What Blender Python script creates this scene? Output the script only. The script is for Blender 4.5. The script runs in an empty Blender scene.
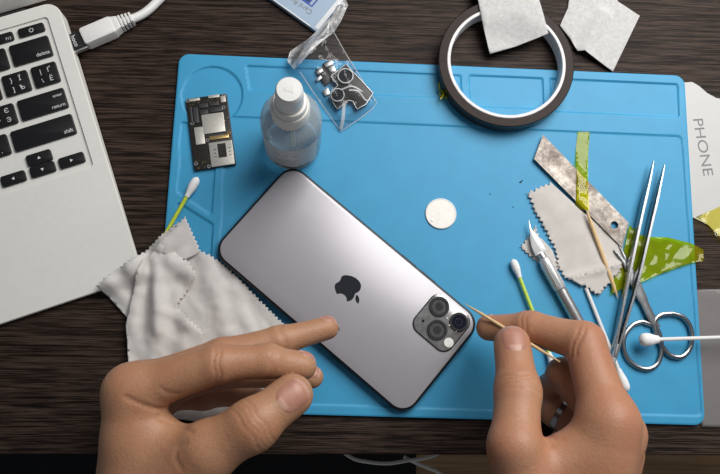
import bpy, bmesh, math, random
import numpy as np
from mathutils import Vector, Matrix, noise
from mathutils.geometry import delaunay_2d_cdt
from math import sin, cos, pi, radians, sqrt, atan2, hypot, exp, floor

random.seed(7)
SC = bpy.context.scene
COL = SC.collection
S = 0.001                       # everything below is in millimetres

# ------------------------------------------------------------------ camera
CAM = np.array([-62.75, -83.96, 442.54])
RX, RY, RZ, FPX = .178, -.038, .029, 680.0


def _rot(rx, ry, rz):
    X = np.array([[1, 0, 0], [0, cos(rx), -sin(rx)], [0, sin(rx), cos(rx)]])
    Y = np.array([[cos(ry), 0, sin(ry)], [0, 1, 0], [-sin(ry), 0, cos(ry)]])
    Z = np.array([[cos(rz), -sin(rz), 0], [sin(rz), cos(rz), 0], [0, 0, 1]])
    return Z @ Y @ X


CR = _rot(RX, RY, RZ)


def P(px, py, z=0.0):
    """the place on the level z (mm above the desk) that the photograph shows at a pixel"""
    d = CR @ np.array([(px - 360) / FPX, (237 - py) / FPX, -1.0])
    return CAM + (z - CAM[2]) / d[2] * d


def PP(pts, z=0.0):
    return [tuple(P(x, y, z)[:2]) for x, y in pts]


cd = bpy.data.cameras.new('camera')
cam = bpy.data.objects.new('camera', cd)
COL.objects.link(cam)
cam.location = Vector(CAM * S)
cam.rotation_euler = (RX, RY, RZ)
cd.sensor_width = 36
cd.lens = FPX * 36 / 720
cd.clip_start = .01
SC.camera = cam

# --------------------------------------------------------------- materials


class NT:
    def __init__(self, name):
        self.m = bpy.data.materials.new(name)
        self.m.use_nodes = True
        self.t = self.m.node_tree
        self.t.nodes.clear()
        self.out = self.n('ShaderNodeOutputMaterial')

    def n(self, kind, **kw):
        nd = self.t.nodes.new(kind)
        for k, v in kw.items():
            if k.startswith('_'):
                setattr(nd, k[1:], v)
            else:
                nd.inputs[k.replace('__', ' ')].default_value = v
        return nd

    def l(self, a, b):
        self.t.links.new(a, b)

    def coord(self, scale=(1, 1, 1), rot=(0, 0, 0)):
        tc = self.n('ShaderNodeTexCoord')
        mp = self.n('ShaderNodeMapping')
        mp.inputs['Scale'].default_value = scale
        mp.inputs['Rotation'].default_value = rot
        self.l(tc.outputs['Object'], mp.inputs['Vector'])
        return mp.outputs['Vector']

    def ramp(self, fac, stops):
        r = self.n('ShaderNodeValToRGB')
        e = r.color_ramp.elements
        while len(e) < len(stops):
            e.new(.5)
        for i, (p, c) in enumerate(stops):
            e[i].position = p
            e[i].color = (*c, 1) if len(c) == 3 else c
        self.l(fac, r.inputs['Fac'])
        return r.outputs['Color']

    def noise(self, vec, scale, detail=4, rough=.55):
        n = self.n('ShaderNodeTexNoise', Scale=scale, Detail=detail, Roughness=rough)
        self.l(vec, n.inputs['Vector'])
        return n.outputs['Fac']

    def bump(self, h, strength=.3, dist=.0003):
        b = self.n('ShaderNodeBump', Strength=strength, Distance=dist)
        self.l(h, b.inputs['Height'])
        return b.outputs['Normal']


def mat(name, col, rough=.5, metal=0, vary=.12, scale=400, bump=0, bscale=2500, bdist=.0002, **kw):
    """principled surface with a little procedural unevenness of colour and relief"""
    t = NT(name)
    v = t.coord()
    lo = tuple(c * (1 - vary) for c in col)
    hi = tuple(min(1, c * (1 + vary)) for c in col)
    c = t.ramp(t.noise(v, scale), [(.3, lo), (.7, hi)])
    b = t.n('ShaderNodeBsdfPrincipled', Roughness=rough, Metallic=metal)
    t.l(c, b.inputs['Base Color'])
    for k, x in kw.items():
        b.inputs[k.replace('__', ' ')].default_value = x
    if bump:
        t.l(t.bump(t.noise(v, bscale), bump, bdist), b.inputs['Normal'])
    t.l(b.outputs[0], t.out.inputs[0])
    return t.m


def film(name, tint, gloss=.5, rough=.08, haze=0, hazecol=(1, 1, 1), bscale=120, bump=.5, bdist=.002):
    """thin clear or tinted film: coloured see-through with a wrinkled gloss"""
    t = NT(name)
    v = t.coord()
    tr = t.n('ShaderNodeBsdfTransparent', Color=(*tint, 1))
    gl = t.n('ShaderNodeBsdfGlossy', Roughness=rough)
    nm = t.bump(t.noise(v, bscale, 3), bump, bdist)
    t.l(nm, gl.inputs['Normal'])
    fr = t.n('ShaderNodeFresnel', IOR=1.5)
    t.l(nm, fr.inputs['Normal'])
    mu = t.n('ShaderNodeMath', _operation='MULTIPLY')
    mu.use_clamp = True
    t.l(fr.outputs[0], mu.inputs[0])
    mu.inputs[1].default_value = gloss * 2
    mx = t.n('ShaderNodeMixShader')
    src = tr.outputs[0]
    if haze:
        df = t.n('ShaderNodeBsdfDiffuse', Color=(*hazecol, 1))
        m0 = t.n('ShaderNodeMixShader', Fac=haze)
        t.l(src, m0.inputs[1])
        t.l(df.outputs[0], m0.inputs[2])
        src = m0.outputs[0]
    t.l(mu.outputs[0], mx.inputs[0])
    t.l(src, mx.inputs[1])
    t.l(gl.outputs[0], mx.inputs[2])
    t.l(mx.outputs[0], t.out.inputs[0])
    return t.m


def wood_mat(name, cols, rough, sc=(14, 260, 60), bump=.5, fine=(30, 900, 60), spec=.5):
    t = NT(name)
    v = t.coord(sc)
    w = t.n('ShaderNodeTexNoise', Scale=1, Detail=6, Roughness=.65, Distortion=.6)
    t.l(v, w.inputs['Vector'])
    v2 = t.coord(fine)
    f = t.noise(v2, 1, 3, .6)
    mx = t.n('ShaderNodeMath', _operation='MULTIPLY_ADD')
    t.l(f, mx.inputs[0])
    mx.inputs[1].default_value = .55
    ad = t.n('ShaderNodeMath', _operation='MULTIPLY')
    t.l(w.outputs['Fac'], ad.inputs[0])
    ad.inputs[1].default_value = .55
    t.l(ad.outputs[0], mx.inputs[2])
    c = t.ramp(mx.outputs[0], cols)
    b = t.n('ShaderNodeBsdfPrincipled', Roughness=rough)
    b.inputs['Specular IOR Level'].default_value = spec
    t.l(c, b.inputs['Base Color'])
    t.l(t.bump(mx.outputs[0], bump, .0008), b.inputs['Normal'])
    t.l(b.outputs[0], t.out.inputs[0])
    return t.m


def skin_mat(name, base, red):
    t = NT(name)
    v = t.coord()
    big = t.noise(v, 38, 4, .6)
    c = t.ramp(big, [(.3, base), (.72, red)])
    fine = t.noise(v, 900, 3, .6)
    mixc = t.n('ShaderNodeMixRGB', _blend_type='MULTIPLY', Fac=.35)
    t.l(c, mixc.inputs[1])
    t.l(t.ramp(fine, [(.35, (.75, .68, .64)), (.65, (1, 1, 1))]), mixc.inputs[2])
    b = t.n('ShaderNodeBsdfPrincipled', Roughness=.5)
    b.inputs['Subsurface Weight'].default_value = .18
    b.inputs['Subsurface Radius'].default_value = (.004, .0014, .0007)
    b.inputs['Subsurface Scale'].default_value = 1
    b.inputs['Specular IOR Level'].default_value = .4
    t.l(mixc.outputs[0], b.inputs['Base Color'])
    vo = t.n('ShaderNodeTexVoronoi', Scale=700)
    t.l(v, vo.inputs['Vector'])
    add = t.n('ShaderNodeMath', _operation='ADD')
    t.l(vo.outputs['Distance'], add.inputs[0])
    t.l(t.noise(v, 260, 4), add.inputs[1])
    t.l(t.bump(add.outputs[0], .22, .0004), b.inputs['Normal'])
    t.l(b.outputs[0], t.out.inputs[0])
    return t.m


def rust_mat(name):
    t = NT(name)
    v = t.coord()
    n1 = t.noise(v, 60, 7, .75)
    n2 = t.noise(v, 420, 4, .7)
    c = t.ramp(n1, [(.30, (.16, .12, .10)), (.45, (.28, .24, .21)), (.58, (.42, .385, .35)), (.75, (.54, .50, .47))])
    m = t.n('ShaderNodeMixRGB', _blend_type='MULTIPLY', Fac=.6)
    t.l(c, m.inputs[1])
    t.l(t.ramp(n2, [(.35, (.6, .55, .5)), (.6, (1, 1, 1))]), m.inputs[2])
    b = t.n('ShaderNodeBsdfPrincipled', Metallic=.55)
    t.l(m.outputs[0], b.inputs['Base Color'])
    r = t.ramp(n1, [(.35, (.7,) * 3), (.65, (.38,) * 3)])
    t.l(r, b.inputs['Roughness'])
    t.l(t.bump(n2, .3, .0002), b.inputs['Normal'])
    t.l(b.outputs[0], t.out.inputs[0])
    return t.m


def weave_mat(name, col, rough=.9, scale=1400, bump=.5, mott=.06, mscale=120):
    t = NT(name)
    v = t.coord()
    wx = t.n('ShaderNodeTexWave', _bands_direction='X', Scale=scale, Distortion=1.5)
    wy = t.n('ShaderNodeTexWave', _bands_direction='Y', Scale=scale, Distortion=1.5)
    t.l(v, wx.inputs['Vector'])
    t.l(v, wy.inputs['Vector'])
    a = t.n('ShaderNodeMath', _operation='ADD')
    t.l(wx.outputs['Fac'], a.inputs[0])
    t.l(wy.outputs['Fac'], a.inputs[1])
    n = t.noise(v, mscale, 5, .6)
    c = t.ramp(n, [(.3, tuple(x * (1 - mott) for x in col)), (.7, tuple(x * (1 + mott) for x in col))])
    b = t.n('ShaderNodeBsdfPrincipled', Roughness=rough)
    b.inputs['Specular IOR Level'].default_value = .1
    t.l(c, b.inputs['Base Color'])
    t.l(t.bump(a.outputs[0], bump, .0002), b.inputs['Normal'])
    t.l(b.outputs[0], t.out.inputs[0])
    return t.m


M = {}
M['wood'] = wood_mat('dark_wood_grain', [(.41, (.0035, .002, .0016)), (.51, (.012, .007, .0052)), (.62, (.058, .037, .028))], .5, (14, 430, 60), .6, (40, 1500, 60), .12)
M['floor'] = wood_mat('brown_laminate', [(.3, (.16, .075, .025)), (.7, (.48, .27, .11))], .5, (3, 40, 10), .2, (6, 160, 10))
M['mat'] = mat('blue_silicone', (.038, .31, .55), .55, 0, .04, 60, .25, 3000, .0001)
M['alu'] = mat('brushed_aluminium', (.80, .785, .74), .5, .05, .02, 300, .1, 6000, .00005)
M['alu_dark'] = mat('dark_hinge_plastic', (.02, .02, .02), .5)
M['key'] = mat('black_key_plastic', (.008, .008, .009), .45, 0, .1, 900, .1)
M['legend'] = mat('white_key_print', (.75, .75, .75), .6)
M['screen'] = mat('dark_glossy_screen', (.01, .01, .012), .1)
M['white_plastic'] = mat('white_plastic', (.78, .77, .75), .38, 0, .02, 200)
M['cream_plastic'] = mat('off_white_plastic', (.80, .78, .72), .4, 0, .02, 200)
M['black_plastic'] = mat('black_plastic', (.012, .012, .013), .35)
M['steel'] = mat('polished_steel', (.33, .335, .345), .27, 1, .05, 300)
M['steel_dull'] = mat('dull_steel', (.55, .55, .55), .35, .9, .08, 300)
M['silver_matte'] = mat('matte_silver', (.72, .72, .73), .38, .7, .04, 500)
M['disc'] = mat('pale_metal_disc', (.78, .755, .71), .5, .15, .05, 500)
M['pcb'] = mat('black_circuit_board', (.014, .012, .010), .45, 0, .4, 900)
M['chip'] = mat('dark_chip_resin', (.03, .03, .033), .5, 0, .2, 900)
M['shield'] = mat('pale_metal_shield', (.55, .53, .48), .45, .5, .1, 500)
M['gold'] = mat('gold_contacts', (.6, .42, .18), .35, .8, .2, 900)
M['phone_glass'] = mat('frosted_grey_glass', (.40, .385, .41), .33, .25, .02, 60)
M['phone_frame'] = mat('graphite_steel', (.018, .018, .02), .4, .5, .05, 200)
M['emblem'] = mat('mirror_emblem', (.2, .19, .2), .1, 1, .03, 300)
M['cam_glass'] = mat('clear_grey_camera_glass', (.27, .265, .26), .15, .4, .3, 240)
M['lens_ring'] = mat('graphite_lens_ring', (.16, .155, .16), .2, .9, .05, 300)
M['lens'] = mat('dark_lens_glass', (.015, .015, .02), .06)
M['lens_mid'] = mat('smoky_lens_glass', (.085, .082, .082), .15)
M['lens_grey'] = mat('grey_lens_pupil', (.04, .038, .04), .1)
M['lens_blue'] = mat('blue_black_lens_glass', (.008, .009, .02), .05)
M['flash'] = mat('white_flash_window', (.85, .84, .8), .3)
M['cloth'] = weave_mat('white_wiping_cloth', (.74, .71, .68))
M['cloth_grey'] = weave_mat('grey_beige_wiping_cloth', (.70, .66, .62))
M['tissue'] = weave_mat('white_fibre_tissue', (.88, .87, .85), .95, 700, 1.0, .12, 420)
M['cotton'] = mat('cotton_wool', (.85, .85, .85), .95, 0, .03, 900, .8, 1500, .0004)
M['lime'] = mat('lime_plastic', (.55, .72, .08), .35)
M['lime_pale'] = mat('yellow_green_plastic', (.55, .66, .05), .35)
M['pickwood'] = mat('pale_bamboo', (.72, .50, .26), .55, 0, .12, 500)
M['tape_side'] = mat('brown_tape_edge', (.026, .016, .013), .55, 0, .25, 500, Specular__IOR__Level=.2)
M['tape_face'] = mat('dark_amber_tape_face', (.035, .022, .018), .16, 0, .2, 300)
M['core'] = mat('white_core_plastic', (.74, .71, .71), .4)
M['film_tape'] = film('amber_green_film', (.80, .82, .012), .42, .09, .2, (.72, .64, .008), 40, .4, .004)
M['film_glare'] = film('glare_pale_amber_film', (.95, .90, .42), .3, .1, .05, (.7, .62, .05), 70, .4, .004)  # paler copy of film_tape: single layer, with glare put into its tint
M['film_bag'] = film('clear_bag_film', (.96, .97, .98), .22, .08, .02, (.9, .9, .9), 60, .3, .004)
M['film_fold_shine'] = film('creased_shine_film', (.96, .97, .98), .3, .2, .36, (.97, .97, .97), 160, .2, .003)  # white haze puts crease highlights into the colour, with some stress whitening
M['film_grey'] = film('grey_packing_film', (.72, .70, .70), .35, .35, .46, (.36, .34, .335), 60, .3, .002)
M['bottle'] = film('clear_bottle_plastic', (.97, .99, .995), .32, .08, .26, (.85, .94, .98), 60, .12, .002)
M['liquid'] = film('clear_liquid', (.93, .97, .98), .4, .05, .04, (.8, .85, .88), 40, .05, .002)
M['label'] = mat('pale_bottle_label', (.60, .63, .62), .6, 0, .05, 400)
M['ink'] = mat('dark_print', (.05, .05, .05), .7)
M['ink_grey'] = mat('grey_print', (.2, .2, .2), .7)
M['paper'] = mat('glossy_white_sheet', (.52, .515, .50), .5, 0, .02, 100)
M['box_blue'] = mat('pale_blue_card', (.33, .43, .55), .5, 0, .03, 100)
M['box_white'] = mat('white_card', (.72, .73, .74), .5, 0, .03, 100)
M['box_navy'] = mat('blue_print', (.03, .08, .32), .4, 0, .1, 100)
M['box_dark'] = mat('dark_blue_print', (.01, .015, .05), .4)
M['crumb'] = mat('dark_crumb', (.01, .01, .01), .7)
M['rust'] = rust_mat('worn_blade_steel')
M['skin'] = skin_mat('tan_skin', (.45, .245, .14), (.40, .185, .10))
M['skin_red'] = skin_mat('warm_skin', (.47, .25, .145), (.43, .185, .105))
M['nail'] = mat('fingernail', (.43, .20, .14), .42, 0, .08, 200, 0, Subsurface__Weight=.1)
M['nail_edge'] = mat('fingernail_edge', (.50, .28, .21), .42, 0, .06, 300)
M['dark_stand_in'] = mat('dark_stand_in_black', (.006, .006, .006), .95, 0, .3, 60, .5, 400, .003)  # black for the slab that fills the dark area below the desk
M['bin'] = mat('grey_plastic', (.06, .07, .07), .6)

# ------------------------------------------------------------ mesh building


def w2l(o, p):
    """world mm -> local mm of object o (set by its base point and turn about z)"""
    ox, oy, oz = (c / S for c in o.location)
    a = -o.rotation_euler.z
    x, y, z = p[0] - ox, p[1] - oy, p[2] - oz
    return (x * cos(a) - y * sin(a), x * sin(a) + y * cos(a), z)


def link(name, verts, faces, material, parent=None, org=(0, 0, 0), rz=0, world=False, smooth=35, mats=None, midx=None):
    me = bpy.data.meshes.new(name)
    if world:
        if parent is not None:
            g = parent
            chain = []
            while g is not None:
                chain.append(g)
                g = g.parent
            for g in reversed(chain):
                verts = [w2l(g, v) for v in verts]
        else:
            verts = [(v[0] - org[0], v[1] - org[1], v[2] - org[2]) for v in verts]
    me.from_pydata([(float(v[0]) * S, float(v[1]) * S, float(v[2]) * S) for v in verts], [], [tuple(int(i) for i in f) for f in faces])
    me.validate()
    me.materials.append(material)
    for m in mats or ():
        me.materials.append(m)
    if midx:
        for p, i in zip(me.polygons, midx):
            p.material_index = i
    bm = bmesh.new()
    bm.from_mesh(me)
    bmesh.ops.recalc_face_normals(bm, faces=bm.faces)
    bm.to_mesh(me)
    bm.free()
    if smooth:
        me.polygons.foreach_set('use_smooth', [True] * len(me.polygons))
        me.set_sharp_from_angle(angle=radians(smooth))
    o = bpy.data.objects.new(name, me)
    COL.objects.link(o)
    if parent is not None:
        o.parent = parent
    else:
        o.location = Vector(org) * S
        o.rotation_euler.z = rz
    return o


def tag(o, label=None, cat=None, group=None, kind=None):
    for k, v in (('label', label), ('category', cat), ('group', group), ('kind', kind)):
        if v:
            o[k] = v
    return o


def thing(name, label, cat, org, rz=0, group=None):
    o = bpy.data.objects.new(name, None)
    COL.objects.link(o)
    o.location = Vector([float(c) for c in org]) * S
    o.rotation_euler.z = rz
    o.empty_display_size = .01
    return tag(o, label, cat, group)


class MB:
    def __init__(self):
        self.v, self.f = [], []

    def add(self, vs, fs):
        n = len(self.v)
        self.v += [tuple(map(float, v)) for v in vs]
        self.f += [tuple(i + n for i in f) for f in fs]
        return self

    def xf(self, fn):
        self.v = [fn(*v) for v in self.v]
        return self

    def box(self, x0, x1, y0, y1, z0, z1, b=0):
        return self.prism([(x0, y0), (x1, y0), (x1, y1), (x0, y1)], z0, z1, b)

    def prism(self, out, z0, z1, b=0, holes=None):
        n = len(out)
        a = sum(out[i][0] * out[(i + 1) % n][1] - out[(i + 1) % n][0] * out[i][1] for i in range(n))
        if a < 0:
            out = out[::-1]

        def inset(d):
            r = []
            for i in range(n):
                p, q, s = Vector(out[i - 1]), Vector(out[i]), Vector(out[(i + 1) % n])
                e, f = (q - p), (s - q)
                e = e.normalized() if e.length > 1e-9 else Vector((1, 0))
                f = f.normalized() if f.length > 1e-9 else e
                n1, n2 = Vector((-e.y, e.x)), Vector((-f.y, f.x))
                m = n1 + n2
                m = m / max(.3, m.length_squared / 2) if m.length > 1e-6 else n1
                r.append(tuple(q + m * d))
            return r
        rings = [(out, z0), (out, z1)] if not b else [(inset(b * .6), z0), (out, z0 + b * .6), (out, z1 - b), (inset(b * .3), z1 - b * .3), (inset(b), z1)]
        vs, fs = [], []
        for o, z in rings:
            vs += [(x, y, z) for x, y in o]
        for k in range(len(rings) - 1):
            for i in range(n):
                j = (i + 1) % n
                fs.append((k * n + i, k * n + j, k * n + n + j, k * n + n + i))
        fs.append(tuple(range(n))[::-1])
        fs.append(tuple(range((len(rings) - 1) * n, len(rings) * n)))
        return self.add(vs, fs)

    def lathe(self, prof, n=40, c=(0, 0), closed=False):
        vs, fs = [], []
        for r, z in prof:
            for i in range(n):
                a = 2 * pi * i / n
                vs.append((c[0] + r * cos(a), c[1] + r * sin(a), z))
        m = len(prof)
        for k in range(m if closed else m - 1):
            k2 = (k + 1) % m
            for i in range(n):
                j = (i + 1) % n
                fs.append((k * n + i, k * n + j, k2 * n + j, k2 * n + i))
        return self.add(vs, fs)

    def cyl(self, c, r, z0, z1, n=24, b=0):
        p = [(.001, z0), (r, z0), (r, z1 - b)] + ([(r - b, z1)] if b else []) + [(.001, z1)]
        return self.lathe(p, n, c)

    def tube(self, pts, rad, n=12, flat=None):
        """swept round section (or flat=(wide, thick) with the wide side level); rad may be one number or one per point"""
        pts = [Vector([float(c) for c in p]) for p in pts]
        m = len(pts)
        rad = [rad] * m if not hasattr(rad, '__len__') else rad
        vs, fs = [], []
        up = Vector((0, 0, 1))
        for i, p in enumerate(pts):
            t = (pts[min(i + 1, m - 1)] - pts[max(i - 1, 0)]).normalized()
            u = up if abs(t.dot(up)) < .95 else Vector((0, 1, 0))
            s = t.cross(u).normalized()
            w = s.cross(t).normalized()
            for k in range(n):
                a = 2 * pi * k / n
                if flat:
                    ca, sa = cos(a), sin(a)
                    e = .5
                    x = math.copysign(abs(ca) ** e, ca) * flat[0] * rad[i]
                    y = math.copysign(abs(sa) ** e, sa) * flat[1] * (rad[i] if len(flat) > 2 else 1)
                else:
                    x, y = cos(a) * rad[i], sin(a) * rad[i]
                vs.append(tuple(p + s * x + w * y))
        for i in range(m - 1):
            for k in range(n):
                j = (k + 1) % n
                fs.append((i * n + k, i * n + j, i * n + n + j, i * n + n + k))
        fs.append(tuple(range(n))[::-1])
        fs.append(tuple(range((m - 1) * n, m * n)))
        return self.add(vs, fs)

    def build(self, name, material, parent=None, **kw):
        return link(name, self.v, self.f, material, parent, **kw)


def rrect(x0, x1, y0, y1, r, n=6):
    o = []
    for cx, cy, a in ((x1 - r, y1 - r, 0), (x0 + r, y1 - r, 90), (x0 + r, y0 + r, 180), (x1 - r, y0 + r, 270)):
        for k in range(n + 1):
            t = radians(a + 90 * k / n)
            o.append((cx + r * cos(t), cy + r * sin(t)))
    return o


def circ(r, n=32, c=(0, 0)):
    return [(c[0] + r * cos(2 * pi * i / n), c[1] + r * sin(2 * pi * i / n)) for i in range(n)]


def catmull(pts, k=8):
    pts = [np.array(p, float) for p in pts]
    q = [2 * pts[0] - pts[1]] + pts + [2 * pts[-1] - pts[-2]]
    r = []
    for i in range(1, len(q) - 2):
        for s in range(k):
            t = s / k
            a, b, c, d = q[i - 1], q[i], q[i + 1], q[i + 2]
            r.append(.5 * (2 * b + (c - a) * t + (2 * a - 5 * b + 4 * c - d) * t * t + (3 * b - a - 3 * c + d) * t ** 3))
    r.append(pts[-1])
    return [tuple(x) for x in r]


def text(body, size, lift=.03):
    """flat lettering as faces in mm, its left end and base line at the origin"""
    cu = bpy.data.curves.new('lettering', 'FONT')
    cu.body = body
    cu.size = size
    o = bpy.data.objects.new('lettering', cu)
    COL.objects.link(o)
    dg = bpy.context.evaluated_depsgraph_get()
    me = bpy.data.meshes.new_from_object(o.evaluated_get(dg))
    vs = [(v.co.x, v.co.y, lift) for v in me.vertices]
    fs = [tuple(p.vertices) for p in me.polygons]
    bpy.data.objects.remove(o)
    bpy.data.curves.remove(cu)
    bpy.data.meshes.remove(me)
    return vs, fs


def put(vs, x, y, a, z=0, sx=1, center=False):
    if center and vs:
        mx = (min(v[0] for v in vs) + max(v[0] for v in vs)) / 2
        my = (min(v[1] for v in vs) + max(v[1] for v in vs)) / 2
        vs = [(v[0] - mx, v[1] - my, v[2]) for v in vs]
    return [(x + v[0] * sx * cos(a) - v[1] * sin(a), y + v[0] * sx * sin(a) + v[1] * cos(a), v[2] + z) for v in vs]


def zigzag(a, b, tooth=2.4, amp=1.3):
    a, b = Vector(a), Vector(b)
    L = (b - a).length
    n = max(1, round(L / tooth))
    d = (b - a) / n
    nn = Vector((d.y, -d.x)).normalized() * amp
    o = []
    for i in range(n):
        o += [a + d * i, a + d * (i + .5) + nn * (1 + .25 * sin(i * 2.3 + a.x))]
    return [tuple(p) for p in o]


def sheet_mesh(outline, zf, step=3.0):
    """fills an outline with a fine triangle net at the heights zf(x, y)"""
    n = len(outline)
    xs, ys = [p[0] for p in outline], [p[1] for p in outline]
    vs = [Vector(p) for p in outline]
    es = [(i, (i + 1) % n) for i in range(n)]
    rnd = random.Random(3)
    x = min(xs) + step / 2
    row = 0
    while x < max(xs):
        y = min(ys) + (step / 2 if row % 2 else 0)
        while y < max(ys):
            vs.append(Vector((x + rnd.uniform(-.15, .15) * step, y + rnd.uniform(-.15, .15) * step)))
            y += step
        x += step * .87
        row += 1
    r = delaunay_2d_cdt(vs, es, [], 1, 1e-4)
    return [(v.x, v.y, zf(v.x, v.y)) for v in r[0]], [tuple(f) for f in r[2]]


def solid(o, t, off=1):
    m = o.modifiers.new('thickness', 'SOLIDIFY')
    m.thickness = t * S
    m.offset = off
    return o


def sub(o, lv=1):
    m = o.modifiers.new('smooth', 'SUBSURF')
    m.levels = m.render_levels = lv
    return o


def segd(x, y, a, b):
    ax, ay, bx, by = a[0], a[1], b[0], b[1]
    dx, dy = bx - ax, by - ay
    h = max(0, min(1, ((x - ax) * dx + (y - ay) * dy) / (dx * dx + dy * dy + 1e-9)))
    return hypot(x - ax - dx * h, y - ay - dy * h), h


def nz(x, y, sc, seed=0):
    return noise.noise(Vector((x / sc, y / sc, seed)))


def sstep(a, b, x):
    t = max(0, min(1, (x - a) / (b - a)))
    return t * t * (3 - 2 * t)


# ------------------------------------------------------- desk, floor, mat
ZM = 2.2                                   # working level of the mat
fl = MB().box(-1500, 1500, -1500, 1500, -745, -735).build('floor', M['floor'], smooth=0)
tag(fl, 'golden brown wood laminate floor far below the desk', 'floor', kind='structure')
DA = .022
desk = thing('desk', 'dark brown wood-grain desk under everything', 'desk', (-60, -142.5, 0), DA)
MB().prism(rrect(-700, 640, 0, 700, 3, 3), -25, 0, 1.0).build('desktop', M['wood'], desk, smooth=20)
for x in (-670, 610):
    for y in (40, 660):
        MB().box(x - 25, x + 25, y - 25, y + 25, -735, -25, 2).build('leg', M['wood'], desk)
dark_stand_in = MB().prism(rrect(-700, 80, -900, 250, 10), 0, 6, 2).build('dark_stand_in', M['dark_stand_in'], org=(0, 0, -735))  # added slab, stands in for the dark area below the desk edge
tag(dark_stand_in, 'added black slab for the dark area below the front edge of the desk', 'dark_stand_in')


def poly_sdf(X, Y, pts, r=0.0):
    p = np.array(pts)
    d = np.full(X.shape, 1e9)
    ins = np.zeros(X.shape, bool)
    for i in range(len(p)):
        a, b = p[i - 1], p[i]
        e = b - a
        wx, wy = X - a[0], Y - a[1]
        h = np.clip((wx * e[0] + wy * e[1]) / (e @ e), 0, 1)
        d = np.minimum(d, (wx - e[0] * h) ** 2 + (wy - e[1] * h) ** 2)
        c = ((a[1] <= Y) != (b[1] <= Y))
        with np.errstate(divide='ignore', invalid='ignore'):
            xi = a[0] + (Y - a[1]) * e[0] / (e[1] if e[1] else 1e-9)
        ins ^= c & (X < xi)
    d = np.sqrt(d)
    return np.where(ins, -d, d) - r


def shrink(pts, r):
    c = np.mean(np.array(pts), 0)
    return [tuple(np.array(p) + (c - np.array(p)) / np.abs(c - np.array(p)) * r) for p in pts]


def build_mat():
    W, H, R0 = 351.0, 237.0, 7.0
    st = .7
    nx, ny = int(W / st), int(H / st)
    X, Y = np.meshgrid(np.linspace(-W / 2, W / 2, nx), np.linspace(-H / 2, H / 2, ny), indexing='ij')
    ax, ay = np.abs(X) - (W / 2 - R0), np.abs(Y) - (H / 2 - R0)
    c = (ax > 0) & (ay > 0)
    L = np.hypot(ax, ay)
    mxv = np.maximum(ax, ay)
    k = np.where(c, mxv / np.maximum(L, 1e-6), 1)
    X = np.where(c, np.sign(X) * (W / 2 - R0 + ax * k), X)
    Y = np.where(c, np.sign(Y) * (H / 2 - R0 + ay * k), Y)
    Z = np.full(X.shape, 3.0)

    def cut(d, depth):
        t = np.clip(.5 - d / 1.3, 0, 1)
        return depth * t * t * (3 - 2 * t)
    trays = [([(226, 116), (682, 136), (702, 416), (212, 402)], 3, .8),
             ([(181, 122), (218, 124), (212, 214), (177, 193)], 1.5, 1.1),
             ([(177, 203), (213, 223), (209, 300), (169, 300)], 1.5, 1.1),
             ([(246, 65.5), (461, 75), (462, 98), (249, 90)], 1.5, 1.1),
             ([(469, 75), (543, 78), (544, 109), (471, 106)], 1.5, 1.1),
             ([(550, 78), (678, 84), (679.5, 117), (552, 111)], 1.5, 1.1)]
    deep = np.zeros(X.shape)
    for pts, r, dp in trays:
        q = shrink(PP(pts, 3), r)
        deep = np.maximum(deep, cut(poly_sdf(X, Y, q, r), dp))
    cc = P(212, 95, 3)
    deep = np.maximum(deep, cut(np.hypot(X - cc[0], Y - cc[1]) - 20.5, 1.1))
    Z = Z - deep
    vs = np.stack([X, Y, Z], -1).reshape(-1, 3)
    idx = np.arange(nx * ny).reshape(nx, ny)
    fs = np.stack([idx[:-1, :-1], idx[1:, :-1], idx[1:, 1:], idx[:-1, 1:]], -1).reshape(-1, 4).tolist()
    ring = list(idx[:, 0]) + list(idx[-1, 1:]) + list(idx[-2::-1, -1]) + list(idx[0, -2:0:-1])
    n0, n = len(vs), len(ring)
    low = vs[ring].copy()
    mid = vs[ring].copy()
    low[:, 2] = 0
    # softened top edge
    vs[ring, 2] -= .35
    vs = np.vstack([vs, low])
    for i in range(n):
        j = (i + 1) % n
        fs.append((ring[i], ring[j], n0 + j, n0 + i))
    fs.append(tuple(range(n0, n0 + n)))
    o = link('repair_mat', vs.tolist(), fs, M['mat'], smooth=30)
    tag(o, 'blue silicone repair mat with shallow trays lying on the desk', 'mat')
    return o


build_mat()

# ------------------------------------------------------------------- laptop
LA = radians(21.0)
lap = thing('laptop', 'silver laptop with black keys at the left edge of the desk', 'laptop', (*(P(144.5, 276, 4.5)[:2] - .9 * np.array([cos(LA), sin(LA)])), 0), LA)
LW, LD = 300.0, 196.0


def deck(v):
    return 4.5 + v * .05


bd = MB().prism(rrect(-LW, 0, 0, LD, 9.5, 8), 0, 1, .0)
body = MB()
o1 = rrect(-LW, 0, 0, LD, 9.5, 8)
WELL = (-281, -9, 79, 187)
n = len(o1)
hole = rrect(*WELL, 2.5, 8)
vs = [(x, y, 2 if 4 < y < LD - 4 else 2.6) for x, y in o1] + [(x, y, deck(y) - .8) for x, y in o1]
cx, cy = -LW / 2, LD / 2
vs += [(cx + (x - cx) * (1 - .5 / 150), cy + (y - cy) * (1 - .5 / 98), deck(y)) for x, y in o1]
vs += [(x, y, deck(y)) for x, y in hole] + [(x, y, deck(y) - 1.3) for x, y in hole]
fs = [tuple(range(n))[::-1]]
for k in range(4):
    for i in range(n):
        j = (i + 1) % n
        fs.append((k * n + i, k * n + j, k * n + n + j, k * n + n + i))
fs.append(tuple(range(4 * n, 5 * n)))
body.add(vs, fs)
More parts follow.
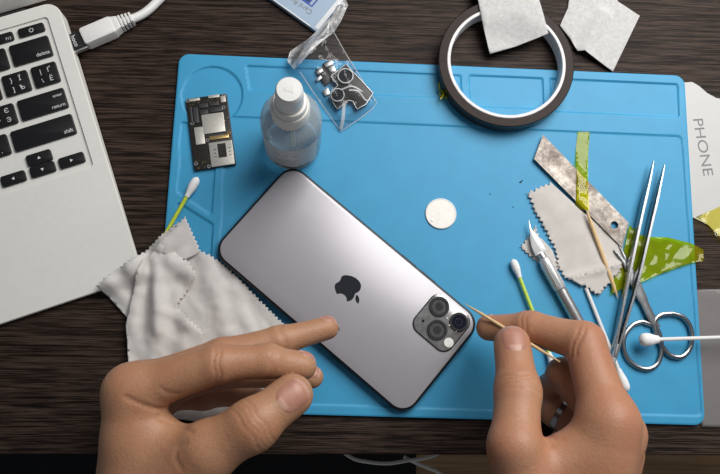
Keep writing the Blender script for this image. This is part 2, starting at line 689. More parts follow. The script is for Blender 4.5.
# usb socket shadow gap on the right side
body.build('body', M['alu'], lap, smooth=25)
MB().prism(rrect(-205, -95, 5, 70, 3), 0, .15).xf(lambda x, y, z: (x, y, deck(y) + z)).build('trackpad', M['alu'], lap)
lid = MB()
lt = radians(116)
lid.prism(rrect(-LW, 0, 0, 190, 8, 6), -4, 0, .6)
lf = lambda x, y, z: (x, LD + 4.5 + y * cos(pi - lt) * 1.0 + z * sin(lt) * -1, deck(LD) - 4 + y * sin(lt) + z * cos(lt) * -1)
lid.xf(lf).build('lid', M['alu'], lap)
MB().prism(rrect(-LW + 14, -14, 18, 176, 1), 0, .2).xf(lf).build('screen', M['screen'], lap)
MB().tube([(-LW + 22, LD + .6, deck(LD) - 2.4), (-22, LD + .6, deck(LD) - 2.4)], 1.7, 14).build('hinge', M['alu_dark'], lap)
for x in (-LW + 14, -14):
    MB().cyl((x, 12), 5, 0, 2.4, 16).build('rubber_foot', M['alu_dark'], lap)
    MB().cyl((x, LD - 14), 5, 0, 2.4, 16).build('rubber_foot', M['alu_dark'], lap)


def key(u0, u1, v0, v1, legends=(), h=1.25):
    zt = deck((v0 + v1) / 2) - 1.3 + h + .35
    o = MB().prism(rrect(u0, u1, v0, v1, 1.5, 4), -.9 - h, 0, .35).xf(lambda x, y, z: (x, y, zt + z + (y - (v0 + v1) / 2) * .05)).build('key', M['key'], lap)
    if legends:
        mb = MB()
        for s, x, y, size, al in legends:
            if s in ('^', 'v', '<', '>'):
                t = {'^': 0, 'v': pi, '<': pi / 2, '>': -pi / 2}[s]
                tri = [(cos(t) * a - sin(t) * b, sin(t) * a + cos(t) * b) for a, b in ((-1, -.8), (1, -.8), (0, .9))]
                vv, ff = [(a * size, b * size, .03) for a, b in tri], [(0, 1, 2)]
            elif s == 'power':
                vv, ff = [], []
                for i in range(20):
                    a0, a1 = radians(120 + 300 * i / 20), radians(120 + 300 * (i + 1) / 20)
                    q = len(vv)
                    vv += [(cos(a) * r, sin(a) * r, .03) for a in (a0, a1) for r in (size, size * .72)]
                    ff.append((q, q + 1, q + 3, q + 2))
                q = len(vv)
                vv += [(-.12 * size, .3 * size, .03), (.12 * size, .3 * size, .03), (.12 * size, 1.2 * size, .03), (-.12 * size, 1.2 * size, .03)]
                ff.append((q, q + 1, q + 2, q + 3))
            else:
                vv, ff = text(s, size)
                w = max(v[0] for v in vv)
                if al == 'r':
                    vv = [(v[0] - w, v[1], v[2]) for v in vv]
                elif al == 'c':
                    vv = [(v[0] - w / 2, v[1], v[2]) for v in vv]
            mb.add([(x + a, y + b, zt + .04 + c + (y + b - (v0 + v1) / 2) * .05) for a, b, c in vv], ff)
        mb.build('legend', M['legend'], o, smooth=0)
    return o


def pair(u0, v0, a, b, c, d):
    return [(a, u0 + 5.6, v0 + 8.6, 4.4, 'c'), (b, u0 + 11.3, v0 + 8.6, 4.4, 'c'), (c, u0 + 5.6, v0 + 2.2, 4.4, 'c'), (d, u0 + 11.3, v0 + 2.2, 4.4, 'c')]


key(-30.3, -13, 177.7, 184, [('power', -21.6, 180.6, 1.5, 'c')])
for i in range(12):
    x = -33.8 - 20.2 * i
    key(x - 16.9, x, 177.7, 184, [('F%d' % (12 - i), x - 1.5, 178.6, 2.6, 'r')])
key(-38.8, -12.7, 159.6, 174.4, [('delete', -14.3, 161.6, 3.6, 'r')])
for i, ch in enumerate('=-0987654321'):
    x = -41.6 - 19 * i
    key(x - 16.3, x, 159.6, 174.4, [(ch, x - 8.2, 165, 4.4, 'c')])
key(-29.6, -13, 140.9, 155.6, pair(-29.6, 140.9, '|', 'Ґ', '\\', 'Ё'))
key(-49, -32.2, 140.9, 155.6, pair(-49, 140.9, '}', 'Ї', ']', 'Ъ'))
for i, (a, b) in enumerate(zip('[POIUYTREWQ', 'ХЗЩШГНЕКУЦЙ')):
    x = -51.8 - 19 * i
    key(x - 16.3, x, 140.9, 155.6, [(a, x - 11.5, 149, 4.4, 'c'), (b, x - 5.5, 143, 4.4, 'c')])
key(-44, -13, 122.2, 136.5, [('enter', -14.6, 131.4, 2.9, 'r'), ('return', -14.6, 124, 3.5, 'r')])
key(-63, -46.6, 122.2, 136.5, pair(-63, 122.2, '"', 'Є', "'", 'Э'))
for i, (a, b) in enumerate(zip(';LKJHGFDSA', 'ЖДЛОРПАВЫФ')):
    x = -65.6 - 19 * i
    key(x - 16.3, x, 122.2, 136.5, [(a, x - 11.5, 130, 4.4, 'c'), (b, x - 5.5, 124, 4.4, 'c')])
key(-53.6, -13, 103.6, 117.8, [('shift', -14.6, 105.6, 3.6, 'r')])
for i, (a, b) in enumerate(zip('/.,MNBVCXZ', '.ЮБЬТИМСЧЯ')):
    x = -56.2 - 19 * i
    key(x - 16.3, x, 103.6, 117.8, [(a, x - 11.5, 111, 4.4, 'c'), (b, x - 5.5, 105.6, 4.4, 'c')])
key(-29.7, -13, 83.6, 91.0, [('>', -21.3, 87.3, 1.05, 'c')])
key(-48.6, -32.4, 91.6, 99.3, [('^', -40.5, 95.6, 1.05, 'c')])
key(-48.6, -32.4, 83.6, 91.1, [('v', -40.5, 87.2, 1.05, 'c')])
key(-67.6, -51.8, 83.6, 91.0, [('<', -59.7, 87.3, 1.05, 'c')])
for u0, u1 in ((-86.6, -70.4), (-110, -89.2), (-205, -112.6), (-229, -207.8)):
    key(u0, u1, 83.6, 99.3)

# usb receiver in the laptop's side, and the cable plugged beside/into it
A0, A1 = P(66, 46.5, 7), P(83, 39.5, 7)
ang = atan2(A1[1] - A0[1], A1[0] - A0[0])
ad = thing('usb_adapter', 'small black adapter plug sticking out of the laptop side', 'adapter', (*A0[:2], 0), ang)
MB().prism(rrect(-7, 12, -6, 6, .6, 3), 5, 9.2, .4).build('housing', M['black_plastic'], ad)
MB().box(-3, .6, -6.2, 6.2, 4.8, 9.4, .3).build('socket_shell', M['steel_dull'], ad)
MB().box(-1, 13.2, -7.6, -6.2, 5.6, 8.8, .3).build('clip', M['steel_dull'], ad)
tv, tf = text('hoco', 4.2)
MB().add(put(tv, 7.2, 0, -pi / 2, 9.21, center=True), tf).build('lettering', M['legend'], ad, smooth=0)
B0 = P(80, 40.5, 7)
B1 = P(122, 22.5, 7)
an2 = atan2(B1[1] - B0[1], B1[0] - B0[0])
uc = thing('usb_cable', 'white usb cable with its plug end pointing at the laptop', 'cable', (*B0[:2], 0), an2)
L = hypot(B1[0] - B0[0], B1[1] - B0[1])
MB().prism(rrect(2.5, L * .82, -6.3, 6.3, 2, 5), 1.6, 11, 1).build('plug', M['white_plastic'], uc)
MB().prism([(L * .78, -6.2), (L * .95, -4.4), (L * .95, 4.4), (L * .78, 6.2)], 2.2, 10.4, 1).build('plug_shoulder', M['white_plastic'], uc)
sr = MB()
for i in range(4):
    x = L * .96 + i * 2.4
    sr.prism([(x, -4.6 + .35 * i), (x + 1.6, -4.6 + .35 * i), (x + 1.6, 4.6 - .35 * i), (x, 4.6 - .35 * i)], 2.6, 9.8, .5)
sr.build('strain_relief', M['white_plastic'], uc)
cp = [w2l(uc, P(*q, z)) for q, z in (((121, 22.5), 6.2), ((131, 19.5), 6), ((143, 14), 4.5), ((154, 5), 3.4), ((166, -9), 3), ((176, -34), 3), ((180, -70), 3), ((210, -120), 3))]
MB().tube(catmull(cp, 8), 3.0, 12).build('cord', M['white_plastic'], uc)

# -------------------------------------------------------------------- phone
PH_A = -.672
ph = thing('phone', 'grey smartphone lying face down on the blue mat', 'phone', (*(np.array([-54.2, -37.2]) + np.array([cos(PH_A), sin(PH_A)]) * -1.3 + np.array([-sin(PH_A), cos(PH_A)]) * -1.7), ZM), PH_A)
T = 8.1
MB().prism(rrect(-81.2, 81.2, -39.4, 39.2, 11.5, 10), 0, T - .3, 2.4).build('frame', M['phone_frame'], ph)
MB().prism(rrect(-79.3, 79.3, -37.6, 37.3, 9.9, 10), T - 1, T, .25).build('back_glass', M['phone_glass'], ph)
for x0, x1 in ((30, 42), (14, 26)):
    MB().box(x0, x1, 38.6, 39.5, 3, 5.4, .3).build('volume_button', M['phone_frame'], ph)
MB().box(20, 38, -39.7, -38.8, 3, 5.4, .3).build('side_button', M['phone_frame'], ph)
# emblem: outline from cubic curves
path = [(12.152, 6.896), 'c', [(-.948, 0, -2.415, -1.078, -3.96, -1.04), (-2.04, .027, -3.91, 1.183, -4.961, 3.014), (-2.117, 3.675, -.546, 9.103, 1.519, 12.09),
        (1.013, 1.454, 2.208, 3.09, 3.792, 3.039), (1.52, -.065, 2.09, -.987, 3.935, -.987), (1.831, 0, 2.35, .987, 3.96, .948), (1.637, -.026, 2.676, -1.48, 3.676, -2.948),
        (1.156, -1.688, 1.636, -3.325, 1.662, -3.415), (-.039, -.013, -3.182, -1.221, -3.22, -4.857), (-.026, -3.04, 2.48, -4.494, 2.597, -4.559), (-1.429, -2.09, -3.623, -2.324, -4.39, -2.376), (-2, -.156, -3.675, 1.09, -4.61, 1.09)]]
leafp = [(15.53, 3.83), 'c', [(.843, -1.012, 1.4, -2.427, 1.245, -3.83), (-1.207, .052, -2.662, .805, -3.532, 1.818), (-.78, .896, -1.454, 2.338, -1.273, 3.714), (1.338, .104, 2.715, -.688, 3.559, -1.701)]]


def bez(p):
    x, y = p[0]
    o = []
    for a, b, c, d, e, f in p[2]:
        for i in range(7):
            t = i / 7
            u = 1 - t
            o.append((x + 3 * u * u * t * a + 3 * u * t * t * c + t ** 3 * e, y + 3 * u * u * t * b + 3 * u * t * t * d + t ** 3 * f))
        x, y = x + e, y + f
    return o


lc = w2l(ph, P(350.3, 289.3, T + ZM))
em = MB()
k = .80
for p in (path, leafp):
    # drawing's up is the phone's +x, drawing's right is the phone's -y
    em.prism([(lc[0] - (y - 12.2) * k, lc[1] - (x - 12) * k) for x, y in bez(p)], T - .1, T + .06)
em.build('emblem', M['emblem'], ph, smooth=0)
# camera block
cc = [w2l(ph, P(*q, T + ZM + 1)) for q in ((435.5, 295.5), (414, 322), (444, 351.5), (473, 322))]
mx, my = sum(c[0] for c in cc) / 4, sum(c[1] for c in cc) / 4
cb = MB().prism(rrect(mx - 14.6, mx + 14.6, my - 14.3, my + 14.3, 6.6, 8), T - .2, T + 1.3, .5).build('camera_plate', M['cam_glass'], ph)
MB().prism(rrect(mx - 15.3, mx + 15.3, my - 15, my + 15, 7.0, 8), T - .3, T + .45, .4).build('camera_rim', M['lens_ring'], ph)


def ring(mb, c, r0, r1, z0, z1, n=40):
    b = min(.4, (r1 - r0) / 3)
    return mb.lathe([(r0, z0), (r1, z0), (r1, z1 - b), (r1 - b, z1), (r0 + b, z1), (r0, z1 - b)], n, c, closed=True)


for q, glass, r in (((439.3, 306.6), 'lens_mid', 6.4), ((437.3, 330), 'lens_mid', 6.4), ((459, 322), 'lens_blue', 6.0)):
    c = w2l(ph, P(*q, T + ZM + 2))[:2]
    lr = ring(MB(), c, r * .72, r, T + 1.2, T + 2.4).build('lens_ring', M['lens_ring'], ph)
    g = MB().cyl(c, r * .74, T + 1.1, T + 1.75, 36).build('lens', M[glass], lr)
    ring(MB(), c, r * .30, r * .45, T + 1.7, T + 1.85).build('inner_ring', M['lens_ring'], lr)
    MB().cyl(c, r * .31, T + 1.7, T + 1.8, 24).build('pupil', M['lens_blue' if glass == 'lens_blue' else 'lens_grey'], lr)
    if glass == 'lens_blue':       # cracked cover glass round this one
        sh = MB()
        rr = random.Random(4)
        for i in range(9):
            a = rr.uniform(0, 2 * pi)
            d = rr.uniform(5.4, 7.6)
            x, y = c[0] + cos(a) * d, c[1] + sin(a) * d
            t = [(x + rr.uniform(-1, 1), y + rr.uniform(-1, 1)) for _ in range(3)]
            sh.prism(t, T + 1.25, T + 1.5 + rr.uniform(0, .8))
        sh.build('glass_splinters', M['flash'], lr, smooth=0)
fc = w2l(ph, P(448.8, 342.7, T + ZM + 1.3))[:2]
MB().cyl(fc, 3.1, T + 1.1, T + 1.5, 28, .2).build('flash', M['flash'], ph)
mc = w2l(ph, P(423, 321, T + ZM + 1.3))[:2]
MB().cyl(mc, .9, T + 1.1, T + 1.4, 16).build('microphone_hole', M['lens'], ph)

# -------------------------------------------------------------- logic board
b0 = [P(*q, ZM + 1.5)[:2] for q in ((186.5, 99), (224, 94), (238.8, 164.5), (193.5, 171))]
bc = sum(b0) / 4
ex = (b0[1] - b0[0] + b0[2] - b0[3]) / 2
BW, BH = float(np.linalg.norm(ex)), float(np.linalg.norm((b0[0] - b0[3] + b0[1] - b0[2]) / 2))
lb = thing('circuit_board', 'small black phone circuit board with metal shields lying on the mat', 'circuit board', (*bc, ZM - .8), atan2(ex[1], ex[0]))
MB().prism(rrect(-BW / 2, BW / 2, -BH / 2, BH / 2, 1, 3), .8, 2.6, .2).build('board', M['pcb'], lb)


def bxy(u, v):                       # photo fractions of the board (0..1 right, 0..1 down)
    return -BW / 2 + u * BW, BH / 2 - v * BH


def comp(name, u0, u1, v0, v1, h, m, par=lb):
    x0, y1 = bxy(u0, v0)
    x1, y0 = bxy(u1, v1)
    return MB().prism(rrect(x0, x1, y0, y1, .4, 3), 2.4, 2.6 + h, .2).build(name, M[m], par)


comp('shield', .33, .86, .26, .53, 1.0, 'shield')
comp('shield', .12, .34, .42, .66, .9, 'shield')
sim = comp('card_socket', .42, .98, .66, .99, 1.1, 'shield')
x0, y0 = bxy(.62, .69)
x1, y1 = bxy(.82, .88)
MB().box(x0, x1, y1, y0, 3.6, 3.75).build('slot', M['pcb'], sim)
for i in range(3):
    for u in (.55, .9):
        x, y = bxy(u, .76 + i * .05)
        MB().box(x - .7, x + .7, y - .25, y + .25, 3.6, 3.76).build('contact', M['pcb'], sim)
comp('connector_strip', .45, .92, .57, .62, .7, 'gold')
for a in ((.08, .34, .01, .05), (.55, .82, .0, .04), (.84, .96, .03, .12)):
    comp('connector_strip', *a, .6, 'shield')
for a in ((.30, .52, .10, .16), (.55, .78, .10, .15), (.30, .50, .19, .25), (.55, .85, .18, .24), (.14, .26, .14, .36), (.36, .78, .54, .58), (.06, .12, .12, .34)):
    comp('chip', *a, .6, 'chip')
for u, v in ((.05, .03), (.93, .02), (.88, .19), (.09, .35), (.93, .55), (.40, .61), (.06, .91), (.36, .97)):
    x, y = bxy(u, v)
    mb = MB()
    ring(mb, (x, y), .6, 1.3, 2.4, 2.95, 16)
    mb.build('screw_post', M['gold' if v == .55 else 'steel_dull'], lb)
rr = random.Random(5)
mb = MB()
for i in range(46):
    u, v = rr.choice(((rr.uniform(.04, .4), rr.uniform(.86, .98)), (rr.uniform(.05, .95), rr.uniform(.05, .1)), (rr.uniform(.82, .97), rr.uniform(.3, .55)), (rr.uniform(.1, .4), rr.uniform(.62, .64))))
    x, y = bxy(u, v)
    w, h = rr.choice(((.5, .3), (.3, .5), (.8, .4)))
    mb.box(x - w / 2, x + w / 2, y - h / 2, y + h / 2, 2.5, 3.0)
mb.build('tiny_components', M['gold'], lb, smooth=0)

# ------------------------------------------------------------- spray bottle
bp = P(292.5, 144, ZM)
bt = thing('spray_bottle', 'clear plastic bottle with a round white cap standing on the mat', 'bottle', (*bp[:2], ZM), 0)
bt.rotation_euler.y = .04
bt.scale.z = 1.07
RB = 18.9
prof = [(.01, .6), (RB - 3, 0), (RB - .8, 1), (RB, 3.2), (RB, 42), (RB - .6, 47), (RB - 3, 52), (RB - 8.6, 55.5), (9.0, 57), (8.2, 59), (8.0, 64)]
MB().lathe(prof, 56).build('flask', M['bottle'], bt)
MB().lathe([(.01, 1.2), (RB - 3, 1.2), (RB - 1.2, 3), (RB - 1, 31), (.01, 31)], 48).build('liquid', M['liquid'], bt)
# label wraps the side turned to the viewer
la = MB()
vs, fs = [], []
for i in range(25):
    a = radians(-90 - 58 + 116 * i / 24)
    for z in (5, 42):
        vs.append(((RB + .15) * cos(a), (RB + .15) * sin(a), z))
for i in range(24):
    fs.append((2 * i, 2 * i + 2, 2 * i + 3, 2 * i + 1))
lab = la.add(vs, fs).build('label', M['label'], bt)
bar = MB()
rr = random.Random(2)
a = -90 - 34
while a < -90 + 40:
    w = rr.choice((.7, 1.2, 1.9))
    q = []
    for z in (7, 10.5):
        for aa in (a, a + w):
            q.append(((RB + .25) * cos(radians(aa)), (RB + .25) * sin(radians(aa)), z))
    bar.add(q, [(0, 1, 3, 2)])
    a += w + rr.choice((.8, 1.3, 2))
bar.build('barcode', M['ink'], lab, smooth=0)
bar = MB()
for z, rng in ((31, ((-118, -108), (-100, -94), (-84, -76))), (23, ((-122, -70),)), (20.5, ((-122, -66),)), (18, ((-122, -80),)), (15, ((-122, -70),))):
    for a0, a1 in rng:
        for i in range(int((a1 - a0) / 2)):
            q = [((RB + .25) * cos(radians(aa)), (RB + .25) * sin(radians(aa)), zz) for zz in (z, z + (1.4 if z == 31 else .5)) for aa in (a0 + i * 2, a0 + i * 2 + 1.3)]
            bar.add(q, [(0, 1, 3, 2)])
bar.build('print', M['ink_grey'], lab, smooth=0)
col = MB()
nr = 48
vs, fs = [], []
pr = [(11.2, 55.8), (11.2, 66), (10.6, 67.2), (7, 67.2)]
for r, z in pr:
    for i in range(nr):
        a = 2 * pi * i / nr
        q = r + (.3 if (i % 2 and z < 67 and r > 11) else 0)
        vs.append((q * cos(a), q * sin(a), z))
for k in range(3):
    for i in range(nr):
        j = (i + 1) % nr
        fs.append((k * nr + i, k * nr + j, k * nr + nr + j, k * nr + nr + i))
col.add(vs, fs).build('collar', M['cream_plastic'], bt)
MB().lathe([(9.8, 66), (10.0, 71.5), (9.4, 72.6), (7, 72.8)], 40).build('neck_ring', M['cream_plastic'], bt)
cap = MB().lathe([(8.1, 70), (7.8, 84), (7.4, 87.6), (6.7, 88.6), (.01, 88.8)], 44).build('cap', M['white_plastic'], bt)
mb = MB()
for i in range(5):
    mb.box(-2.4 + i * 1.1, -1.8 + i * 1.1, -1 - .25 * i, 1 + .25 * i, 88.75, 88.95)
mb.build('moulded_mark', M['cream_plastic'], cap)
MB().tube([(0, 0, 60), (.6, -1, 30), (1, -2, 3)], 1.5, 10).build('dip_tube', M['cream_plastic'], bt)

# ------------------------------------------------ card reader box, bag, module
q = [P(*a, 3.5) for a in ((271, -1), (317, 32), (341, -2))]
dx = q[1] - q[0]
ca = atan2(dx[1], dx[0])
cr = thing('card_reader_box', 'pale blue card reader box with lettering at the top edge', 'box', (*q[1][:2], 0), ca)
ww = 70.0
cl = w2l(cr, P(349, -6, 3.5))
tilt = atan2(cl[0], cl[1])
MB().prism([(-ww, 0), (0, 0), (0, 95), (-ww, 95)], 0, 3.5, .3).build('carton', M['box_blue'], cr, smooth=10)
MB().box(-3.4, -.3, 2, 94, 3.5, 3.56).build('white_border', M['box_white'], cr, smooth=0)
MB().box(-ww + .6, -6.5, .3, 1.1, 3.5, 3.56).build('white_border', M['box_white'], cr, smooth=0)
tv, tf = text('Card Reader', 5.3)
tp = w2l(cr, P(311.5, 13.5, 3.6))
MB().add(put(tv, tp[0], tp[1] + 2.0, pi, 3.58), tf).build('lettering', M['ink_grey'], cr, smooth=0)
gp = w2l(cr, P(312, 4, 3.6))
gr = MB().box(gp[0] - 22, gp[0] + 1.5, gp[1] - 2, gp[1] + 13, 3.5, 3.57).build('picture', M['box_navy'], cr, smooth=0)
MB().box(gp[0] - 8, gp[0] - 3, gp[1], gp[1] + 7, 3.5, 3.62).build('picture_detail', M['box_dark'], cr, smooth=0)
MB().box(gp[0] - 1.5, gp[0] + .4, gp[1] - 1, gp[1] + 12, 3.5, 3.62).build('picture_detail', M['box_blue'], cr, smooth=0)

# camera module
cmp_ = P(344, 86, ZM + 4)
cm = thing('camera_module', 'dark twin lens camera part inside the clear bag', 'camera part', (*cmp_[:2], ZM), atan2(*(P(364, 105, 5) - P(352, 65, 5))[[1, 0]]) + .27)
ml = lambda px, py, z=7: w2l(cm, P(px, py, z))[:2]
A, B = ml(345.5, 76.5), ml(337.5, 95.5)
fr0 = [ml(*q) for q in ((346, 64), (373, 93), (366, 104), (357, 109), (353, 101), (348, 100), (337.5, 109), (329, 96), (338, 85), (331, 76))]
MB().prism(fr0, .3, 4.2, .5).build('bracket', M['pcb'], cm)
rim = MB()
for i in range(len(fr0)):
    a, b = fr0[i], fr0[(i + 1) % len(fr0)]
    rim.tube([(*a, 4.3), (*b, 4.3)], .45, 6)
rim.build('bracket_edge', M['steel'], cm)
for c, r in ((A, 5.6), (B, 4.9)):
    lr = ring(MB(), c, r * .82, r, 4, 6.2).build('lens_barrel', M['steel_dull'], cm)
    MB().cyl(c, r * .84, 4, 5.6, 28).build('lens', M['lens'], lr)
    MB().cyl(c, r * .34, 5.5, 5.7, 20).build('pupil', M['lens_blue'], lr)
for pts in ([(322, 62), (330, 57.5), (339, 72), (330, 77)], [(315, 68), (323, 64), (332, 78), (325, 84)]):
    MB().prism([ml(*q) for q in pts], .2, 1.6, .2).build('flex_cable', M['pcb'], cm)
for pts in ([(324, 62.5), (331.5, 58.5), (333.5, 61.5), (326, 66)], [(316, 70), (321.5, 66.5), (323, 69), (318, 73)], [(315.5, 77), (320.5, 73.5), (322, 76.5), (317, 80)], [(328, 67), (334, 64), (336, 69), (331, 71)], [(322, 89), (328, 86), (330, 92), (325, 95)]):
    MB().prism([ml(*q) for q in pts], 1.4, 2.4, .2).build('connector', M['steel_dull'], cm)

# bag film: two walls with a crumpled neck
bag_o = [(331, 28), (377, 100), (372, 107), (341, 129), (300, 72), (290, 66), (290, 54), (302, 42), (322, 32), (336, 10), (344, 8), (341, 20)]
bw = PP(bag_o, 8)
ncl, ccl = P(331, 30, 9), P(345, 85, 6)


def bag_z(x, y):
    d, _ = segd(x, y, P(300, 66, 8), P(338, 14, 8))
    e = abs(poly_sdf(np.array([x]), np.array([y]), bw)[0])
    z = ZM + 1.0 + min(e, 9) / 9 * 7.0
    z += 6 * exp(-(d / 9) ** 2) + 1.6 * nz(x, y, 7, 1) * min(e, 5) / 5 + 1.0 * nz(x * 2.2 - y, y * .5 + x, 5, 3) * exp(-(d / 14) ** 2)
    return max(z, ZM + .9) + 11 * sstep(128, 150, y) * .35


vs, fs = sheet_mesh(bw, bag_z, 1.8)
bg = thing('plastic_bag', 'clear crumpled plastic bag holding the camera part beside the bottle', 'bag', (*ccl[:2], ZM))
link('front_wall', vs, fs, M['film_bag'], bg, world=True, smooth=180)
vs, fs = sheet_mesh(bw[:6] + bw[8:9], lambda x, y: ZM + .15 + (0 if y < 115 else .9) + 3.2 * sstep(128, 150, y), 4)
link('back_wall', vs, fs, M['film_bag'], bg, world=True, smooth=180)
nk = PP([(287, 60), (290, 50), (300, 43), (318, 34), (330, 24), (338, 8), (345, 2), (348, 8), (341, 24), (334, 33), (320, 48), (305, 63), (294, 70)], 9)
nv, nf = sheet_mesh(nk, lambda x, y: bag_z(x, y) + 1.2 + 2.2 * abs(nz((x * .72 - y * .69) * 1.3, (x * .69 + y * .72) * .16, 3, 2)), 1.5)
link('gathered_neck', nv, nf, M['film_fold_shine'], bg, world=True, smooth=180)
sm_ = [(lambda p: w2l(bg, (p[0], p[1], bag_z(p[0], p[1]) + .15)))(P(*q, 8)) for q in ((334, 33), (346, 51), (358, 70), (370, 89), (377, 100), (372, 107), (358, 118), (341, 129), (328, 111), (314, 91), (300, 72))]
MB().tube(sm_, .28, 6).build('seam', M['film_fold_shine'], bg)
# creases with their white highlights put in as hazy film strips
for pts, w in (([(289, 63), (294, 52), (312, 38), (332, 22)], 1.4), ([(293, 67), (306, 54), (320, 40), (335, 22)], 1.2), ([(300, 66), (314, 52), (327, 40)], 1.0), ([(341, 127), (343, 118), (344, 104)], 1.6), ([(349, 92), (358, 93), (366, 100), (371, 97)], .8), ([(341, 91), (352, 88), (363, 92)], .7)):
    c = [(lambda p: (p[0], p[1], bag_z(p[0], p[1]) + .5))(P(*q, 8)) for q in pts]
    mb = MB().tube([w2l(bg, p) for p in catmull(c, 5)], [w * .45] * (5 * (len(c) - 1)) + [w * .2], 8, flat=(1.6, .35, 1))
    mb.build('film_fold_shine', M['film_fold_shine'], bg)

# ---------------------------------------------------------------- tape roll
rc = P(505.5, 64, 9)
tr = thing('tape_roll', 'large roll of dark brown heat tape with a white core', 'tape roll', (*rc[:2], 1.6))
tr.rotation_euler.x = -.02
ring(MB(), (0, 0), 40.6, 46.4, .6, 10.4, 96).build('wound_tape', M['tape_side'], tr)
MB().lathe([(46.5, .9), (46.6, 5), (46.5, 10.1)], 96).build('tape_face', M['tape_face'], tr)
ring(MB(), (0, 0), 38.4, 40.7, .4, 10.8, 96).build('core', M['core'], tr)
a0 = radians(214)
shred = MB()
rr = random.Random(8)
for i in range(9):
    p = P(445 + rr.uniform(-4, 4), 84 + rr.uniform(-5, 14), 3)
    q = P(445 + rr.uniform(-7, 5), 86 + rr.uniform(-8, 14), 8)
    shred.tube([tuple(p), tuple((p + q) / 2 + np.array([rr.uniform(-1, 1), rr.uniform(-1, 1), 1])), tuple(q)], .35, 5, flat=(1.6, .2))
o = shred.build('tape_shred', M['film_tape'], org=(*P(445, 88, 3)[:2], ZM), world=True)
tag(o, 'tiny shredded bits of green tape at the left of the tape roll', 'tape')

# tissues
t1 = PP([(472, -30), (540, -34), (539, 2), (547.5, 35), (518, 43.5), (491.5, 51), (483, 26), (477, -2)], 11)


def t1z(x, y):
    d = hypot(x - rc[0], y - rc[1])
    return 13.3 - 6.5 * sstep(38, 16, d) - 7 * sstep(48, 64, d) + .5 * nz(x, y, 9)


o = solid(link('tissue', *sheet_mesh(t1, t1z, 2.5), M['tissue'], org=(*P(512, 10, 0)[:2], 2), world=True, smooth=180), .25)
tag(o, 'white tissue square draped over the tape roll', 'tissue')
t2 = PP([(574, -30), (622, -28), (617.5, 1), (640, 15.5), (613, 71.5), (583, 52.5), (577, 52), (570, 38), (560, 25.5), (568, 8)], 2)
fa, fb = P(583, 52, 2), P(602, 16, 2)
o = solid(link('tissue', *sheet_mesh(t2, lambda x, y: 1.2 + 4.0 * exp(-(segd(x, y, fa, fb)[0] / 5) ** 2) + .4 * nz(x, y, 9, 4) + .3, 2.5), M['tissue'], org=(*P(600, 20, 0)[:2], 0), world=True, smooth=180), .25)
tag(o, 'white tissue square lying on bare desk right of the tape roll', 'tissue')

# ----------------------------------------------------------------- metal disc
dc = P(441, 213.5, ZM + 1)
d = thing('metal_disc', 'round pale metal disc lying on the mat near the phone', 'disc', (*dc[:2], ZM))
ring(MB(), (0, 0), 9.3, 10.4, 0, 1.1, 48).build('rim', M['disc'], d)
MB().cyl((0, 0), 9.5, 0, .95, 48).build('plate', M['disc'], d)
dp = w2l(d, P(432.5, 220, ZM + 1))
MB().cyl(dp[:2], .9, .9, 1.35, 14).build('solder_dot', M['steel_dull'], d)
for q, r in (((520.5, 182), .9), ((490, 194), .55), ((513, 207), .5), ((522, 180.5), .6)):
    p = P(*q, ZM)
    o = MB().prism([(-r, -r * .4), (r * .8, -r * .5), (r, r * .3), (-r * .4, r * .5)], 0, r * .7, r * .2).build('crumb', M['crumb'], org=(*p[:2], ZM))
    tag(o, 'dark speck of debris on the mat between the disc and the knife blade', 'debris', 'dark specks on the mat')
# ------------------------------------------------------------ left cloth
def zz(pts, flags, z, tooth=3.0, amp=1.5):
    """outline from photo points; edges flagged 1 get a pinked (zig-zag) cut"""
    w = PP(pts, z)
    o = []
    for i in range(len(w)):
        a, b = w[i], w[(i + 1) % len(w)]
        if flags[i]:
            o += zigzag(a, b, tooth, amp)
        else:
            n = max(1, int(hypot(b[0] - a[0], b[1] - a[1]) / 3))
            o += [(a[0] + (b[0] - a[0]) * k / n, a[1] + (b[1] - a[1]) * k / n) for k in range(n)]
    return o


def folds(lst, z=8):
    return [(P(*a, z), P(*b, z), h, w) for a, b, h, w in lst]


def fold_z(x, y, fl):
    s = 0
    for a, b, h, w in fl:
        s += h * exp(-(segd(x, y, a, b)[0] / w) ** 2)
    return s


def ground(x, y):
    """height of what lies under the left cloth: laptop corner, desk or mat"""
    u, v, _ = w2l(lap, (x, y, 0))
    a = 6.5 * sstep(8, -2, u) * sstep(-6, 3, v)
    b = 3.2 * sstep(-184, -174, x)
    return max(a, b) + .8


base_o = [(126, 318), (98, 286), (114, 272), (138, 256), (158, 236), (186, 217), (200, 250), (210, 254), (228, 266), (242, 280), (262, 301), (284, 323), (287, 340), (270, 420), (220, 425), (150, 415), (127, 388)]
bf = [0, 1, 1, 1, 1, 1, 1, 1, 1, 1, 1, 1, 0, 0, 0, 0, 0]
base_w = zz(base_o, bf, 6)
F1 = folds([((132, 268), (163, 247), 4, 4.5), ((163, 247), (186, 218), 2.5, 6), ((205, 258), (226, 330), 2.6, 6), ((232, 285), (252, 330), 2.0, 5), ((108, 283), (122, 296), 2.4, 5), ((218, 262), (262, 330), -1.5, 5), ((128, 330), (150, 345), 2, 6)])
lc_ = thing('wiping_cloth', 'crumpled white wiping cloth with zigzag edges beneath the left hand', 'cloth', (*P(180, 310, 3)[:2], 0))


def base_z(x, y):
    return ground(x, y) + max(-.5, fold_z(x, y, F1)) + .9 * nz(x, y, 10) + .45 * nz(x, y, 4.5, 9) + 1.1


